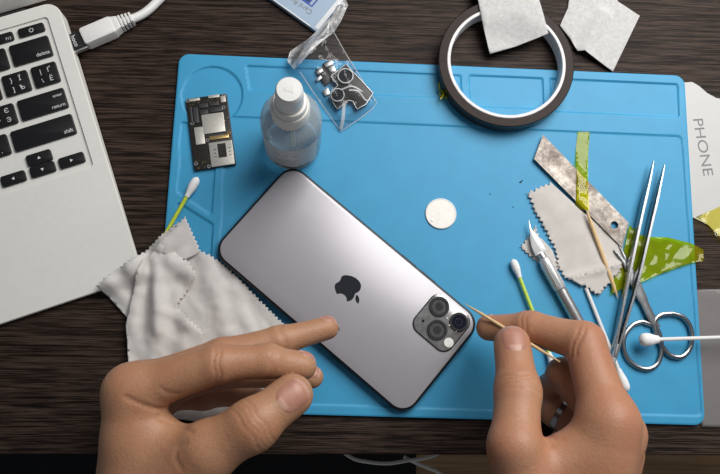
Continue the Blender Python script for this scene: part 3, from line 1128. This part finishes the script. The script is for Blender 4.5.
o = solid(link('lower_layer', *sheet_mesh(base_w, base_z, 1.9), M['cloth'], lc_, world=True, smooth=180), .4)
flap_o = [(143, 260), (155, 251), (172, 249), (190, 262), (198, 276), (186, 294), (177, 306), (186, 315), (204, 332), (203, 350), (215, 400), (160, 400), (128, 385), (124, 325), (132, 290)]
ff_ = [0, 0, 1, 1, 1, 1, 1, 1, 1, 0, 0, 0, 0, 0, 0]
flap_w = zz(flap_o, ff_, 9)
F2 = folds([((152, 256), (160, 330), 4.2, 5), ((150, 270), (136, 330), -2.2, 5), ((172, 262), (196, 276), 2.2, 5), ((176, 285), (170, 330), -2, 6), ((190, 318), (185, 345), 2.5, 5), ((140, 262), (132, 330), 2.6, 3.5), ((165, 310), (200, 332), 1.8, 4)])


def flap_z(x, y):
    return ground(x, y) + 4.0 + max(-1.2, fold_z(x, y, F2)) + 1.1 * nz(x, y, 9, 2) + .5 * nz(x, y, 4.5, 9)


solid(link('upper_fold', *sheet_mesh(flap_w, flap_z, 1.9), M['cloth'], lc_, world=True, smooth=180), .4)
tip_o = [(150, 249), (168, 234), (186, 216.5), (193, 232), (201, 250), (196, 254), (186, 259), (170, 256)]
tf_ = [1, 1, 1, 1, 0, 0, 0, 0]
F3 = folds([((166, 246), (187, 220), 3.2, 7), ((175, 255), (196, 250), -1.5, 4)])
solid(link('corner_fold', *sheet_mesh(zz(tip_o, tf_, 9), lambda x, y: ground(x, y) + 4.0 + max(0, fold_z(x, y, F3)) + .6 * nz(x, y, 8, 5), 1.7), M['cloth'], lc_, world=True, smooth=180), .4)


# ------------------------------------------------------------- cotton swabs
def swab(label, p0, p1, z0, z1, stick, head=(2.6, 14), both=True, flat=False):
    a, b = P(*p0, z0), P(*p1, z1)
    d = (b - a) / np.linalg.norm(b - a)
    t = thing('cotton_swab', label, 'cotton swab', (*((a + b) / 2)[:2], 0), 0)
    MB().tube([w2l(t, a + d * 4), w2l(t, b - d * 4)], 1.25, 10).build('stick', M[stick], t)
    r, l = head
    for e, s in ((a, 1), (b, -1)) if both else ((a, 1),):
        pts, rr_ = [], []
        for k in range(11):
            x = k / 10
            pts.append(w2l(t, e + d * s * (x * l)))
            rr_.append(max(.15, r * (sqrt(max(0, 1 - (1 - x / .3) ** 2)) if x < .3 else 1 - .42 * sstep(.45, 1, x))))
        MB().tube(pts, rr_, 14).build('cotton_tip', M['cotton'], t, smooth=80)
    return t


swab('yellow stemmed cotton swab pointing out from under the white wiping cloth', (198, 177), (146, 268), 5.5, 4.5, 'lime_pale', (2.9, 15), both=False)
swab('lime green stemmed cotton swab left of the craft knife', (512.5, 259), (556, 372), ZM + 3, ZM + 3, 'lime', (2.7, 13))
swab('white stemmed cotton swab with its tip beside the right hand', (627.5, 392), (583.5, 282), ZM + 3, ZM + 1.4, 'white_plastic', (2.9, 15), both=False)
t = swab('white stemmed cotton swab lying across the scissor handles', (639, 340), (800, 335), ZM + 9, ZM + 11, 'white_plastic', (4.3, 12.5), both=False)

# ---------------------------------------------------- grey cloths at the right
ca_o = [(526, 192), (550, 182), (585, 214), (622, 243), (624, 258), (621, 272), (607, 287), (599, 297), (582, 285), (564, 279), (556, 266), (555, 252), (544, 230), (534, 212)]
cf = [1, 0, 0, 0, 1, 1, 1, 1, 1, 1, 1, 1, 1, 1]
G1 = folds([((545, 195), (600, 262), .8, 9), ((568, 278), (620, 264), 1.3, 2.5)], 4)
gc = thing('wiping_cloth', 'grey beige cloth with zigzag edges lying under the large knife blade', 'cloth', (*P(575, 240, 3)[:2], ZM))


def ga_z(x, y):
    return ZM + .9 + max(0, fold_z(x, y, G1)) + .45 * nz(x, y, 12, 1) + .3


solid(link('cloth_sheet', *sheet_mesh(zz(ca_o, cf, 3.5, 3.5, 2.0), ga_z, 2.0), M['cloth_grey'], gc, world=True, smooth=180), .4)
fl_o = [(568, 277.5), (590, 271), (607, 267), (621, 263), (621, 272), (607, 287), (599, 297), (582, 286)]
solid(link('turned_corner', *sheet_mesh(zz(fl_o, [1, 1, 1, 1, 1, 1, 1, 0], 4.5, 3.4, 1.8), lambda x, y: ga_z(x, y) + .9, 1.8), M['cloth_grey'], gc, world=True, smooth=180), .35)
cb_o = [(536, 225), (541, 238), (552, 250), (560, 268), (552, 272), (542, 266), (533, 260), (525, 253), (519, 247), (527, 237)]
o = solid(link('wiping_cloth', *sheet_mesh(zz(cb_o, [1, 0, 0, 0, 1, 1, 1, 1, 1, 1], 3, 3.4, 1.9), lambda x, y: ZM + .35 + .3 * nz(x, y, 9, 6) + .2, 1.8), M['cloth_grey'], org=(*P(535, 248, 3)[:2], ZM), world=True, smooth=180), .35)
tag(o, 'small grey cloth corner with zigzag edges under the craft knife tip', 'cloth')

# ---------------------------------------------------------------- knife blade
zb = ZM + 2.6
bl = [P(*q, zb) for q in ((543, 135), (534, 159), (622, 247.5), (628.5, 223))]
bc = sum(bl) / 4
kb = thing('knife_blade', 'large worn snap-off knife blade lying across the grey cloth', 'blade', (*bc[:2], zb - .3))
out = [w2l(kb, p)[:2] for p in bl]
hc = w2l(kb, P(614.3, 225, zb))[:2]
hr = 2.6
# plate with a round hole: bridge polygon
bm = bmesh.new()
ov = [bm.verts.new((x * S, y * S, 0)) for x, y in out]
hv = [bm.verts.new(((hc[0] + hr * cos(2 * pi * i / 24)) * S, (hc[1] + hr * sin(2 * pi * i / 24)) * S, 0)) for i in range(24)]
es = [bm.edges.new((ov[i], ov[(i + 1) % 4])) for i in range(4)] + [bm.edges.new((hv[i], hv[(i + 1) % 24])) for i in range(24)]
bmesh.ops.triangle_fill(bm, edges=es, use_beauty=True)
me = bpy.data.meshes.new('blade_plate')
bm.to_mesh(me)
bm.free()
me.materials.append(M['rust'])
pl = bpy.data.objects.new('blade_plate', me)
COL.objects.link(pl)
pl.parent = kb
solid(pl, .6, 1 if me.polygons[0].normal.z < 0 else -1)
pl.location.z = .6 * S
ed = np.array(out[1]), np.array(out[2])
nn = np.array([-(ed[1] - ed[0])[1], (ed[1] - ed[0])[0]])
nn = nn / np.linalg.norm(nn)
if nn @ (np.array(out[0]) - ed[0]) < 0:
    nn = -nn
i0, i1 = ed[0] + nn * 1.6, ed[1] + nn * 1.6
MB().add([(*ed[0], .25), (*ed[1], .25), (*i1, .66), (*i0, .66)], [(0, 1, 2, 3)]).build('ground_edge', M['steel_dull'], kb, smooth=0)

# ----------------------------------------------------------------- craft knife
zk = ZM + 4.2
k0, k1 = P(541.5, 255, zk), P(574, 314, zk)
kd = (k1 - k0) / np.linalg.norm(k1 - k0)
ck = thing('craft_knife', 'slim silver craft knife with its blade on the small cloth corner', 'craft knife', (*k0[:2], ZM), atan2(kd[1], kd[0]))
bt_ = [w2l(ck, P(*q, zk))[:2] for q in ((528.6, 219), (531.5, 229), (537, 235.6), (542, 243), (547, 250.5), (541, 254), (535.6, 256), (532, 248), (530.4, 240), (529.5, 230))]
MB().prism(bt_, 3.6, 4.4, .12).build('blade', M['silver_matte'], ck)
Z0 = 4.0
pr = [(0.1, -1.5), (2.3, -1.4), (2.6, .5), (2.6, 2.6), (3.1, 3.4)]


def along(mb, prof, n=20):
    m = MB().lathe(prof, n)
    mb.add([(z, x, y + Z0) for x, y, z in m.v], m.f)
    return mb


along(MB(), [(.1, -1.6), (2.2, -1.4), (2.6, .3), (2.6, 2.4), (.1, 2.4)]).build('collar', M['steel_dull'], ck)
along(MB(), [(2.6, 2.4), (3.6, 3.2), (4.1, 6), (4.1, 24), (3.8, 25)]).build('grip', M['silver_matte'], ck)
along(MB(), [(3.4, 25), (3.95, 25.6), (3.95, 108), (2.8, 111), (.1, 111.4)]).build('handle', M['steel_dull'], ck)
kn = MB()
for i in range(12):
    a = 2 * pi * i / 12
    kn.tube([(7, 4.0 * cos(a), Z0 + 4.0 * sin(a)), (23, 4.0 * cos(a), Z0 + 4.0 * sin(a))], .28, 5)
kn.build('grip_ribs', M['steel_dull'], ck)

# ------------------------------------------------------------------ toothpick
def pick(name, label, p0, p1, z0, z1, r=1.05, taper=(.12, .12), tl=9):
    a, b = P(*p0, z0), P(*p1, z1)
    L = np.linalg.norm(b - a)
    d = (b - a) / L
    mb = MB()
    ts = [0, tl * .5, tl, L - tl, L - tl * .5, L]
    rs = [r * taper[0], r * .62, r, r, r * .62, r * taper[1]]
    o = mb.tube([tuple(a + d * t) for t in ts], rs, 12).build(name, M['pickwood'], org=tuple((a + b) / 2), world=True)
    return tag(o, label, 'toothpick')


pick('toothpick', 'wooden toothpick lying from the knife blade down across the grey cloth', (586, 209), (618, 298.5), zb + 2.2, ZM + 1.6, 1.3)
pick('toothpick', 'wooden toothpick held between right thumb and forefinger by the phone camera', (464.5, 303.5), (560, 362), 29, 63, 1.0, (.1, .5), 14)

# ------------------------------------------------------------------- tweezers
zt = ZM + 5
tw = thing('tweezers', 'long thin steel tweezers standing on edge near the right mat border', 'tweezers', (*P(613, 357, zt)[:2], ZM))
for pts in ([(612, 357), (617, 331), (627, 280), (641, 213), (649, 180), (653.3, 161.5)], [(614, 358), (621, 335), (636, 283), (651, 220), (660, 182), (664.3, 165)]):
    c = [w2l(tw, P(*q, zt)) for q in pts]
    MB().tube(catmull(c, 6), [1.2] * 12 + [1.3] * 8 + list(np.linspace(1.3, .3, 11)), 10, flat=(1.0, 2.6, 1)).build('arm', M['steel'], tw)
c = [w2l(tw, P(*q, zt)) for q in ((610.5, 364), (613, 357), (616, 344))]
MB().tube(c, [1.6, 2.1, 1.9], 10, flat=(1, 3)).build('joined_end', M['steel_dull'], tw)

# ------------------------------------------------------------------- scissors
zs = ZM + 1.6
sc_ = thing('scissors', 'small steel scissors with two ring handles on the mat', 'scissors', (*P(650, 322, zs)[:2], ZM))
ringA = [(642.5, 321.5), (633, 325), (625, 335), (623.5, 347), (628, 359), (638, 367), (649, 369), (658, 363), (661.5, 350), (660, 336), (655, 327)]
ringB = [(673, 313.5), (661, 315), (654.5, 322), (656, 334), (662, 346), (670, 355), (681, 357), (689, 350), (692, 339), (690, 326), (683, 317)]
for rg, shank, zo in ((ringA, [(657, 328), (651, 316), (643, 299), (635, 281), (627, 262), (619, 246)], 0), (ringB, [(654.5, 324), (649, 314), (642, 299), (634, 282), (625, 264), (614, 250)], 1.0)):
    c = [w2l(sc_, P(*q, zs + zo * .6)) for q in rg]
    cl_ = catmull(c + [c[0]], 6)
    mb = MB()
    n = len(cl_) - 1
    vs, fs = [], []
    for i in range(n):
        p = Vector(cl_[i])
        t = (Vector(cl_[(i + 1) % n]) - Vector(cl_[i - 1])).normalized()
        s = t.cross(Vector((0, 0, 1))).normalized()
        for k in range(10):
            a = 2 * pi * k / 10
            vs.append(tuple(p + s * cos(a) * 1.55 + Vector((0, 0, 1)) * sin(a) * 1.35))
    for i in range(n):
        for k in range(10):
            fs.append((i * 10 + k, i * 10 + (k + 1) % 10, ((i + 1) % n) * 10 + (k + 1) % 10, ((i + 1) % n) * 10 + k))
    half = mb.add(vs, fs).build('ring_handle', M['steel'], sc_)
    c = [w2l(sc_, P(*q, zs + zo)) for q in shank]
    MB().tube(catmull(c, 5), [2.3] * 10 + [2.9] * 6 + list(np.linspace(2.4, .4, 10)), 10, flat=(1.1, .75)).build('blade', M['steel'], half)
pv = w2l(sc_, P(636, 285, zs + 2))
MB().cyl(pv[:2], 2.0, 1.5, 4.2, 18, .4).build('pivot_screw', M['steel_dull'], sc_)

# ---------------------------------------------------------------- film pieces
def filmpiece(label, pts, zf, step=2.0, m='film_tape', z=4, cz=0, jag=()):
    w = PP(pts, z)
    o = []
    for i in range(len(w)):
        a, b = w[i], w[(i + 1) % len(w)]
        o += zigzag(a, b, 1.4, .5) if i in jag else [a]
    c = sum(np.array(p) for p in w) / len(w)
    return tag(link('film_strip', *sheet_mesh(o, zf, step), M[m], org=(*c, cz), world=True, smooth=180), label, 'tape')


blw = [tuple(p[:2]) for p in bl]


def over_blade(x, y):
    d = float(poly_sdf(np.array([x]), np.array([y]), blw)[0])
    return ZM + .5 + 3.4 * sstep(5, -1.0, d) + .35 * nz(x, y, 4, 2)


filmpiece('narrow strip of green film tape stuck over the knife blade', [(579, 124.5), (591, 123), (589, 155), (587, 180), (587.5, 200), (588, 212), (581, 210), (575, 204), (576, 175), (576.5, 150)], over_blade, 1.6, jag=(0, 5))


def crumple(x, y):
    return ZM + 1.3 + 2.6 * abs(nz(x, y, 16, 1)) + 1.1 * abs(nz(x, y, 7, 7))


filmpiece('wide crumpled piece of green film tape under the tweezers', [(629, 225), (640, 235.5), (653, 237), (668, 237.5), (678, 240), (690, 243), (704, 250), (703.5, 261), (690, 263), (676, 268), (660, 274), (640, 282.5), (624, 287), (612, 294), (611, 284), (622, 262), (626, 242)], crumple, 1.7, jag=(6,))

# ---------------------------------------------------- right edge of the picture
sh_o = [(676, 83), (692, 82), (699, 86), (707, 93), (716, 98), (740, 102), (800, 104), (806, 240), (760, 252), (735, 246), (720, 237), (708, 225), (694, 218), (682, 216)]
sw = PP(sh_o, .6)
sh = tag(MB().prism(sw, .25, .8, .1).xf(lambda x, y, z: (x - sw[0][0], y - sw[0][1], z)).build('printed_sheet', M['paper'], org=(*sw[0], 0), smooth=20),
         'white printed sheet sticking out from under the right side of the mat', 'sheet')
tv, tf = text('PHONE', 10.2)
ta = P(692.8, 118, 1)
tb = P(703.8, 176, 1)
a = atan2(tb[1] - ta[1], tb[0] - ta[0])
w = max(v[0] for v in tv)
fx = float(np.linalg.norm(tb - ta)) / w
lt_ = link('lettering', [w2l(sh, (p[0], p[1], p[2])) for p in put(tv, ta[0], ta[1], a, .82, sx=fx)], tf, M['ink_grey'], sh, smooth=0)
# the other pack's grey film
gs = PP([(690, 290), (722, 289), (760, 290), (812, 292), (815, 424), (760, 427), (722, 427), (702, 427), (698, 410)], 1)
o = solid(link('packing_film', *sheet_mesh(gs, lambda x, y: .9 + .5 * abs(nz(x, y, 14, 3)), 4), M['film_grey'], org=(*P(740, 360, 0)[:2], 0), world=True, smooth=180), .12)
tag(o, 'grey translucent packing film on the desk right of the scissors', 'film')


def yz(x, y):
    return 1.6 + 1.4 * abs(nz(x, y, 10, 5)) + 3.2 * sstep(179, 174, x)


filmpiece('yellow see-through tape piece lying over the white printed sheet', [(694, 217.5), (705, 221.5), (711, 229), (716, 237), (724, 243), (748, 250), (770, 236), (760, 206), (735, 199), (712, 210)], yz, 2.2, 'film_glare', z=2)

# ----------------------------------------------------- below the desk's front edge
c1 = [tuple(P(*q, z)) for q, z in (((336, 446), -70), ((352, 458), -60), ((368, 462), -55), ((388, 463.5), -52), ((408, 460.5), -55), ((425, 458), -60), ((440, 452), -70), ((460, 430), -90))]
o = MB().tube(catmull(c1, 6), 1.25, 10).build('cable', M['cream_plastic'], org=c1[3], world=True)
tag(o, 'upper pale cable hanging in a bow below the front desk edge', 'cable')
c1 = [tuple(P(*q, z)) for q, z in (((404, 457), -58), ((416, 463), -60), ((428, 468), -64), ((442, 475), -70), ((470, 500), -90))]
o = MB().tube(catmull(c1, 6), 1.25, 10).build('cable', M['cream_plastic'], org=c1[2], world=True)
tag(o, 'lower pale cable running downward below the front desk edge', 'cable')
# --------------------------------------------------------------------- hands
def smin(a, b, k):
    h = np.clip(.5 + .5 * (b - a) / k, 0, 1)
    return b + (a - b) * h - k * h * (1 - h)


def cone(X, a, b, r1, r2):
    a, b = np.array(a), np.array(b)
    e = b - a
    w = X - a
    h = np.clip((w @ e) / (e @ e), 0, 1)
    return np.sqrt(((w - h[:, None] * e) ** 2).sum(1)) - (r1 + (r2 - r1) * h)


def surface_net(fn, lo, hi, h):
    ns = [int((hi[i] - lo[i]) / h) + 2 for i in range(3)]
    ax = [lo[i] + h * np.arange(ns[i]) for i in range(3)]
    G = np.stack(np.meshgrid(*ax, indexing='ij'), -1).reshape(-1, 3)
    V = np.empty(len(G))
    for i in range(0, len(G), 250000):
        V[i:i + 250000] = fn(G[i:i + 250000])
    V = V.reshape(ns)
    I = V < 0
    nc = [n - 1 for n in ns]
    acc = np.zeros(nc + [3])
    cnt = np.zeros(nc)
    cor = [(i, j, k) for i in (0, 1) for j in (0, 1) for k in (0, 1)]
    sl = lambda c: tuple(slice(c[i], c[i] + nc[i]) for i in range(3))
    for a in cor:
        for d in range(3):
            if a[d]:
                continue
            b = tuple(a[i] + (i == d) for i in range(3))
            va, vb = V[sl(a)], V[sl(b)]
            m = (va < 0) != (vb < 0)
            t = np.where(m, va / np.where(m, va - vb, 1), 0)
            p = np.zeros(nc + [3])
            for i in range(3):
                p[..., i] = a[i]
            p[..., d] += t
            acc += np.where(m[..., None], p, 0)
            cnt += m
    act = cnt > 0
    idx = -np.ones(nc, int)
    idx[act] = np.arange(act.sum())
    base = np.stack(np.meshgrid(*[np.arange(n) for n in nc], indexing='ij'), -1)
    verts = (base[act] + acc[act] / cnt[act][:, None]) * h + np.array(lo)
    faces = []
    for d in range(3):
        u, v = [(1, 2), (2, 0), (0, 1)][d]
        s0, s1 = [slice(None)] * 3, [slice(None)] * 3
        s0[d], s1[d] = slice(0, -1), slice(1, None)
        ch = I[tuple(s0)] != I[tuple(s1)]
        ii = np.argwhere(ch)
        ii = ii[(ii[:, u] > 0) & (ii[:, v] > 0) & (ii[:, u] < nc[u]) & (ii[:, v] < nc[v])]
        flip = I[tuple(s0)][tuple(ii.T)]
        eu, ev = np.eye(3, dtype=int)[u], np.eye(3, dtype=int)[v]
        q = np.stack([idx[tuple((ii - o).T)] for o in (eu + ev, ev, 0 * eu, eu)], 1)
        q[~flip] = q[~flip][:, ::-1]
        faces.append(q)
    return verts, np.vstack(faces)


def J(px, py, z, r):
    return (P(px, py, z), r)


class Hand:
    def __init__(self):
        self.fingers, self.body, self.creases, self.bumps, self.grooves = [], [], [], [], []

    def finger(self, *js, k=3.0, root=7.0, far=(18, 40)):
        self.fingers.append((js, k, root, far))
        return js

    def add(self, a, b, k=8.0):
        self.body.append((a, b, k))

    def crease(self, j, nxt, toward, offs=(0,), depth=.45, w=.7, reach=1.5):
        """fine skin folds across a joint, only on the side that faces `toward`"""
        c, r = j
        ax = np.array(nxt[0]) - np.array(c)
        ax = ax / np.linalg.norm(ax)
        tw_ = np.array(toward, float)
        tw_ = tw_ - ax * (tw_ @ ax)
        self.creases.append((np.array(c), ax, tw_ / np.linalg.norm(tw_), r, offs, depth, w, reach))

    def bump(self, c, r, h):
        self.bumps.append((np.array(c), r, h))

    def groove(self, pts, depth=.6, w=.9):
        """a skin fold running over the surface through the given places"""
        q = []
        for px, py in pts:
            d = P(px, py, 0) - CAM
            d = d / np.linalg.norm(d)
            t = 250.0
            for _ in range(90):
                t += float(self((CAM + d * t)[None])[0]) * .7
            q.append(CAM + d * t)
        self.grooves.append((q, depth, w))

    def __call__(self, X):
        d = None
        for a, b, k in self.body:
            e = cone(X, a[0], b[0], a[1], b[1])
            d = e if d is None else smin(d, e, k)
        fd = []
        for js, k, root, fr in self.fingers:
            e = None
            for i in range(len(js) - 1):
                s = cone(X, js[i][0], js[i + 1][0], js[i][1], js[i + 1][1])
                # slimmer between the joints, fuller at them
                a, b = np.array(js[i][0]), np.array(js[i + 1][0])
                h = np.clip(((X - a) @ (b - a)) / ((b - a) @ (b - a)), 0, 1)
                s = s + (.045 * (js[i][1] + js[i + 1][1]) * .5) * np.sin(pi * h) ** 2
                e = s if e is None else smin(e, s, k)
            fd.append((e, root, np.array(js[0][0]), fr))
        for e, root, b, fr in fd:
            # generous web at the root, almost none further out
            far = np.sqrt(((X - b) ** 2).sum(1))
            kk = np.clip(root * (1 - (far - fr[0]) / (fr[1] - fr[0])), .8, root)
            d = smin(d, e, kk)
        for c, r, h in self.bumps:
            d = d - h * np.exp(-((X - c) ** 2).sum(1) / (r * r))
        for c, ax, tw_, r, offs, depth, w, reach in self.creases:
            q = X - c
            t = q @ ax
            side = np.clip((q @ tw_) / r * 1.6, 0, 1)
            lat = np.sqrt(np.maximum(0, (q * q).sum(1) - t * t))
            mask = side * (lat < r * reach)
            wob = .5 * np.sin((q @ np.cross(ax, tw_)) * .55)
            for o in offs:
                d = d + depth * np.exp(-((t - o - wob) / w) ** 2) * mask
        for q, depth, w in self.grooves:
            e = None
            for i in range(len(q) - 1):
                f = cone(X, q[i], q[i + 1], 0, 0)
                e = f if e is None else np.minimum(e, f)
            near = np.where(e < 6, e, 6)
            d = d + depth * np.exp(-(near / w) ** 2)
        return np.maximum(d, -257.0 - X[:, 1])


def unit(v):
    v = np.array(v, float)
    return v / np.linalg.norm(v)


def make_hand(name, label, H, lo, hi, h, m, nails):
    v, f = surface_net(H, lo, hi, h)
    org = ((lo[0] + hi[0]) / 2, lo[1] + 40, 0)
    o = link(name, v.tolist(), f.tolist(), m, org=org, world=True, smooth=180)
    sm = o.modifiers.new('smooth', 'SMOOTH')
    sm.factor = .5
    sm.iterations = 1
    tag(o, label, 'hand')
    for tip, prev, up, length, width, shift in nails:
        c, r = np.array(tip[0]), tip[1]
        a = unit(c - np.array(prev[0]))
        nrm = unit(np.array(up, float) - a * (np.array(up, float) @ a))
        s = np.cross(a, nrm)
        NA, NB = 14, 12
        pts = []
        for i in range(NA + 1):
            for j in range(NB + 1):
                u, w = 2 * i / NA - 1, 2 * j / NB - 1
                # square -> rounded oblong
                uu = u * sqrt(max(0, 1 - .42 * w * w))
                ww = w * sqrt(max(0, 1 - .42 * u * u))
                pts.append(c + a * (shift + uu * length / 2) + s * (ww * width / 2))
        pts = np.array(pts)
        t = np.full(len(pts), r * 1.9)
        for _ in range(40):
            t = t - np.clip(H(pts + nrm * t[:, None]), -1, 1) * .8
        edge = np.array([max(abs(2 * (k // (NB + 1)) / NA - 1), abs(2 * (k % (NB + 1)) / NB - 1)) for k in range(len(pts))])
        lift = .42 - .55 * np.clip((edge - .8) / .2, 0, 1)
        q = pts + nrm * (t + lift)[:, None]
        fs = [(i * (NB + 1) + j, (i + 1) * (NB + 1) + j, (i + 1) * (NB + 1) + j + 1, i * (NB + 1) + j + 1) for i in range(NA) for j in range(NB)]
        mi = [1 if (i >= NA - 2 or i < 3 and 3 <= j < NB - 3) else 0 for i in range(NA) for j in range(NB)]
        nl = link('fingernail', q.tolist(), fs, M['nail'], o, world=True, smooth=180, mats=[M['nail_edge']], midx=mi)
        sub(nl, 1)
    return o


UP = np.array((0, 0, 1.0))
# ---- left hand, thumb and forefinger pinched, seen from the thumb side
L = Hand()
li = (J(132, 392, 84, 13.2), J(217, 364, 90, 9.8), J(268, 361, 86, 8.6), J(302, 366, 80, 7.6))
lm = (J(137, 389, 62, 13.0), J(222, 356, 66, 9.6), J(280, 341, 60, 8.4), J(327, 328, 54, 6.6))
lr_ = (J(142, 393, 42, 12.5), J(222, 373, 46, 9), J(276, 374, 50, 7.8), J(312, 377, 52, 6.4))
lp = (J(148, 394, 27, 11), J(204, 396, 24, 8), J(236, 394, 24, 7), J(256, 398, 26, 6))
for a in (li, lm, lr_, lp):
    L.finger(*a)
wr, wu = J(132, 556, 74, 21), J(148, 552, 42, 19)
for j, k in ((li, wr), (lm, wr), (lr_, wu), (lp, wu)):
    L.add((j[0][0], j[0][1] + .8), (k[0], 17.5), 9)
L.add(wr, wu, 10)
fr_, fu_ = J(146, 770, 60, 27), J(156, 770, 30, 26)
L.add(wr, fr_, 10)
L.add(wu, fu_, 10)
lt0, lt1, lt2, lt3 = J(172, 500, 78, 18), J(208, 451, 92, 14.6), J(253, 425, 98, 12.6), J(292, 395, 93, 10.6)
L.finger(lt0, lt1, lt2, lt3, k=4, root=12, far=(34, 66))
L.add((lt0[0], 17), (wr[0], 18), 12)
L.add(J(137, 440, 80, 14), J(182, 470, 84, 13.5), 9)     # web between thumb and forefinger
L.add(J(150, 470, 66, 22), J(158, 510, 60, 22), 10)
L.add(J(148, 427, 80, 10.5), J(184, 452, 84, 10.5), 7)
toward_cam = UP
L.crease(lt2, lt3, (-.3, -.3, 1), (-4, -1.5, .9, 3.4), .5, .8)
L.crease(li[1], li[2], (0, -.3, 1), (-1, 1.3), .75, .8)
L.crease(li[2], li[3], (0, -.3, 1), (0, 1.8), .6, .8)
L.crease(lm[2], lm[3], (0, .2, 1), (0, 1.7), .55, .8)
for g, dp, w in (([(126, 397), (138, 403), (152, 408), (165, 409)], 1.0, 1.1), ([(160, 388), (168, 393), (178, 394)], .5, 1.0), ([(158, 417), (174, 424), (192, 432)], .9, 1.1), ([(186, 443), (177, 448), (175, 458), (181, 468)], .5, 1.4)):
    L.groove(g, dp, w)
nails = [(lt3, lt2, (-.05, -.12, 1), 18, 15, -1.0), (lr_[3], lr_[2], (.1, .8, .9), 9, 9, .8), (lm[3], lm[2], (0, 1, .25), 10.5, 9.5, 1.5),
         (li[3], li[2], (.4, .9, .1), 10.5, 9.5, 1.5), (lp[3], lp[2], (0, 1, .2), 8, 7.5, 1)]
make_hand('hand', 'left hand with forefinger and thumb pinched together above the white cloth', L, (-222, -260, 8), (-58, 2, 126), .85, M['skin'], nails)

# ---- right hand, thumb and forefinger gripping the toothpick
R = Hand()
ri = (J(609, 423, 84, 14.2), J(584, 342, 64, 11.2), J(530, 328, 45, 9.8), J(489, 328, 29, 7.8))
rm = (J(618, 434, 66, 13), J(563, 374, 44, 9.2), J(550, 388, 27, 8), J(566, 400, 15, 7))
rr_ = (J(618, 452, 50, 12), J(555, 412, 30, 8.6), J(575, 412, 14, 7.6), J(594, 420, 11, 6.6))
rp = (J(612, 466, 36, 11), J(566, 440, 20, 8), J(580, 442, 11.5, 7), J(596, 446, 10, 6.2))
for a in (ri, rm, rr_, rp):
    R.finger(*a)
wr, wu = J(585, 560, 76, 21), J(598, 556, 46, 20)
for j, k in ((ri, wr), (rm, wr), (rr_, wu), (rp, wu)):
    R.add((j[0][0], j[0][1] + .8), (k[0], 18), 9)
R.add(wr, wu, 10)
R.add(wr, J(592, 780, 62, 28), 10)
R.add(wu, J(606, 780, 32, 27), 10)
rt0, rt1, rt2, rt3 = J(530, 520, 74, 18), J(515, 447, 82, 13.8), J(518, 391, 70, 12.2), J(512, 344, 56, 10.3)
R.finger(rt0, rt1, rt2, rt3, k=4, root=11, far=(30, 60))
R.add((rt0[0], 18), (wr[0], 19), 12)
R.add(J(540, 474, 76, 15), J(600, 446, 80, 15), 10)
R.add(J(570, 485, 66, 22), J(585, 520, 62, 22), 10)
R.crease(rt2, rt3, (0, -.1, 1), (-4, -1.6, .8, 3.2), .6, .8)
R.crease(ri[1], ri[2], (-.3, -.5, .9), (-1.5, 1.5), .7, .9)
R.crease(ri[2], ri[3], (0, .2, 1), (-1.4, 1.2), .6, .8)
R.groove([(541, 431), (545, 439), (551, 446)], 1.0, 1.1)
R.groove([(548, 436), (556, 440), (563, 439)], .5, 1.0)
nails = [(rt3, rt2, (-.10, -.15, 1), 19, 14.6, -1.2), (ri[3], ri[2], (0, 1, .3), 11, 10, 1.5), (rm[3], rm[2], (-.3, -.4, -1), 10, 9, 1), (rr_[3], rr_[2], (-.2, -.3, -1), 9, 8.5, 1), (rp[3], rp[2], (-.2, -.3, -1), 8, 7.5, .8)]
make_hand('hand', 'right hand holding a wooden toothpick near the phone camera', R, (8, -260, 2), (198, -22, 118), .85, M['skin_red'], nails)
# ring on the right ring finger
a, b = np.array(rr_[0][0]), np.array(rr_[1][0])
c = a + (b - a) * .90
ax = Vector(unit(b - a))
mb = MB()
ring(mb, (0, 0), 8.9, 9.7, -1.7, 1.7, 48)
q = ax.to_track_quat('Z', 'Y')
vsr = [tuple(q @ Vector(v) + Vector(c)) for v in mb.v]
o = link('finger_ring', vsr, mb.f, M['steel'], org=tuple(c), world=True)
tag(o, 'narrow silver band worn on a bent finger of the right hand', 'ring')
# --------------------------------------------------------------------- light
def area(name, loc, target, size, power, colr, sy=None):
    d = bpy.data.lights.new(name, 'AREA')
    d.shape = 'RECTANGLE'
    d.size = size * S
    d.size_y = (sy or size) * S
    d.energy = power
    d.color = colr
    o = bpy.data.objects.new(name, d)
    COL.objects.link(o)
    o.location = Vector(loc) * S
    o.rotation_euler = (Vector(target) - Vector(loc)).to_track_quat('-Z', 'Y').to_euler()
    return o


area('ceiling_lamp', (300, 430, 620), (20, 20, 0), 560, 12.8, (1.0, .98, .95))
wd = bpy.data.worlds.new('room_light')
SC.world = wd
wd.use_nodes = True
bgn = wd.node_tree.nodes['Background']
bgn.inputs['Color'].default_value = (.80, .88, 1.0, 1)
bgn.inputs['Strength'].default_value = .22
vs_ = SC.view_settings
vs_.view_transform = 'Standard'
vs_.look = 'None'
vs_.gamma = 1
vs_.exposure = -.55
vs_.use_curve_mapping = False
SC.cycles.max_bounces = 12
SC.cycles.transparent_max_bounces = 24
SC.cycles.sample_clamp_indirect = 4
SC.cycles.use_denoising = True
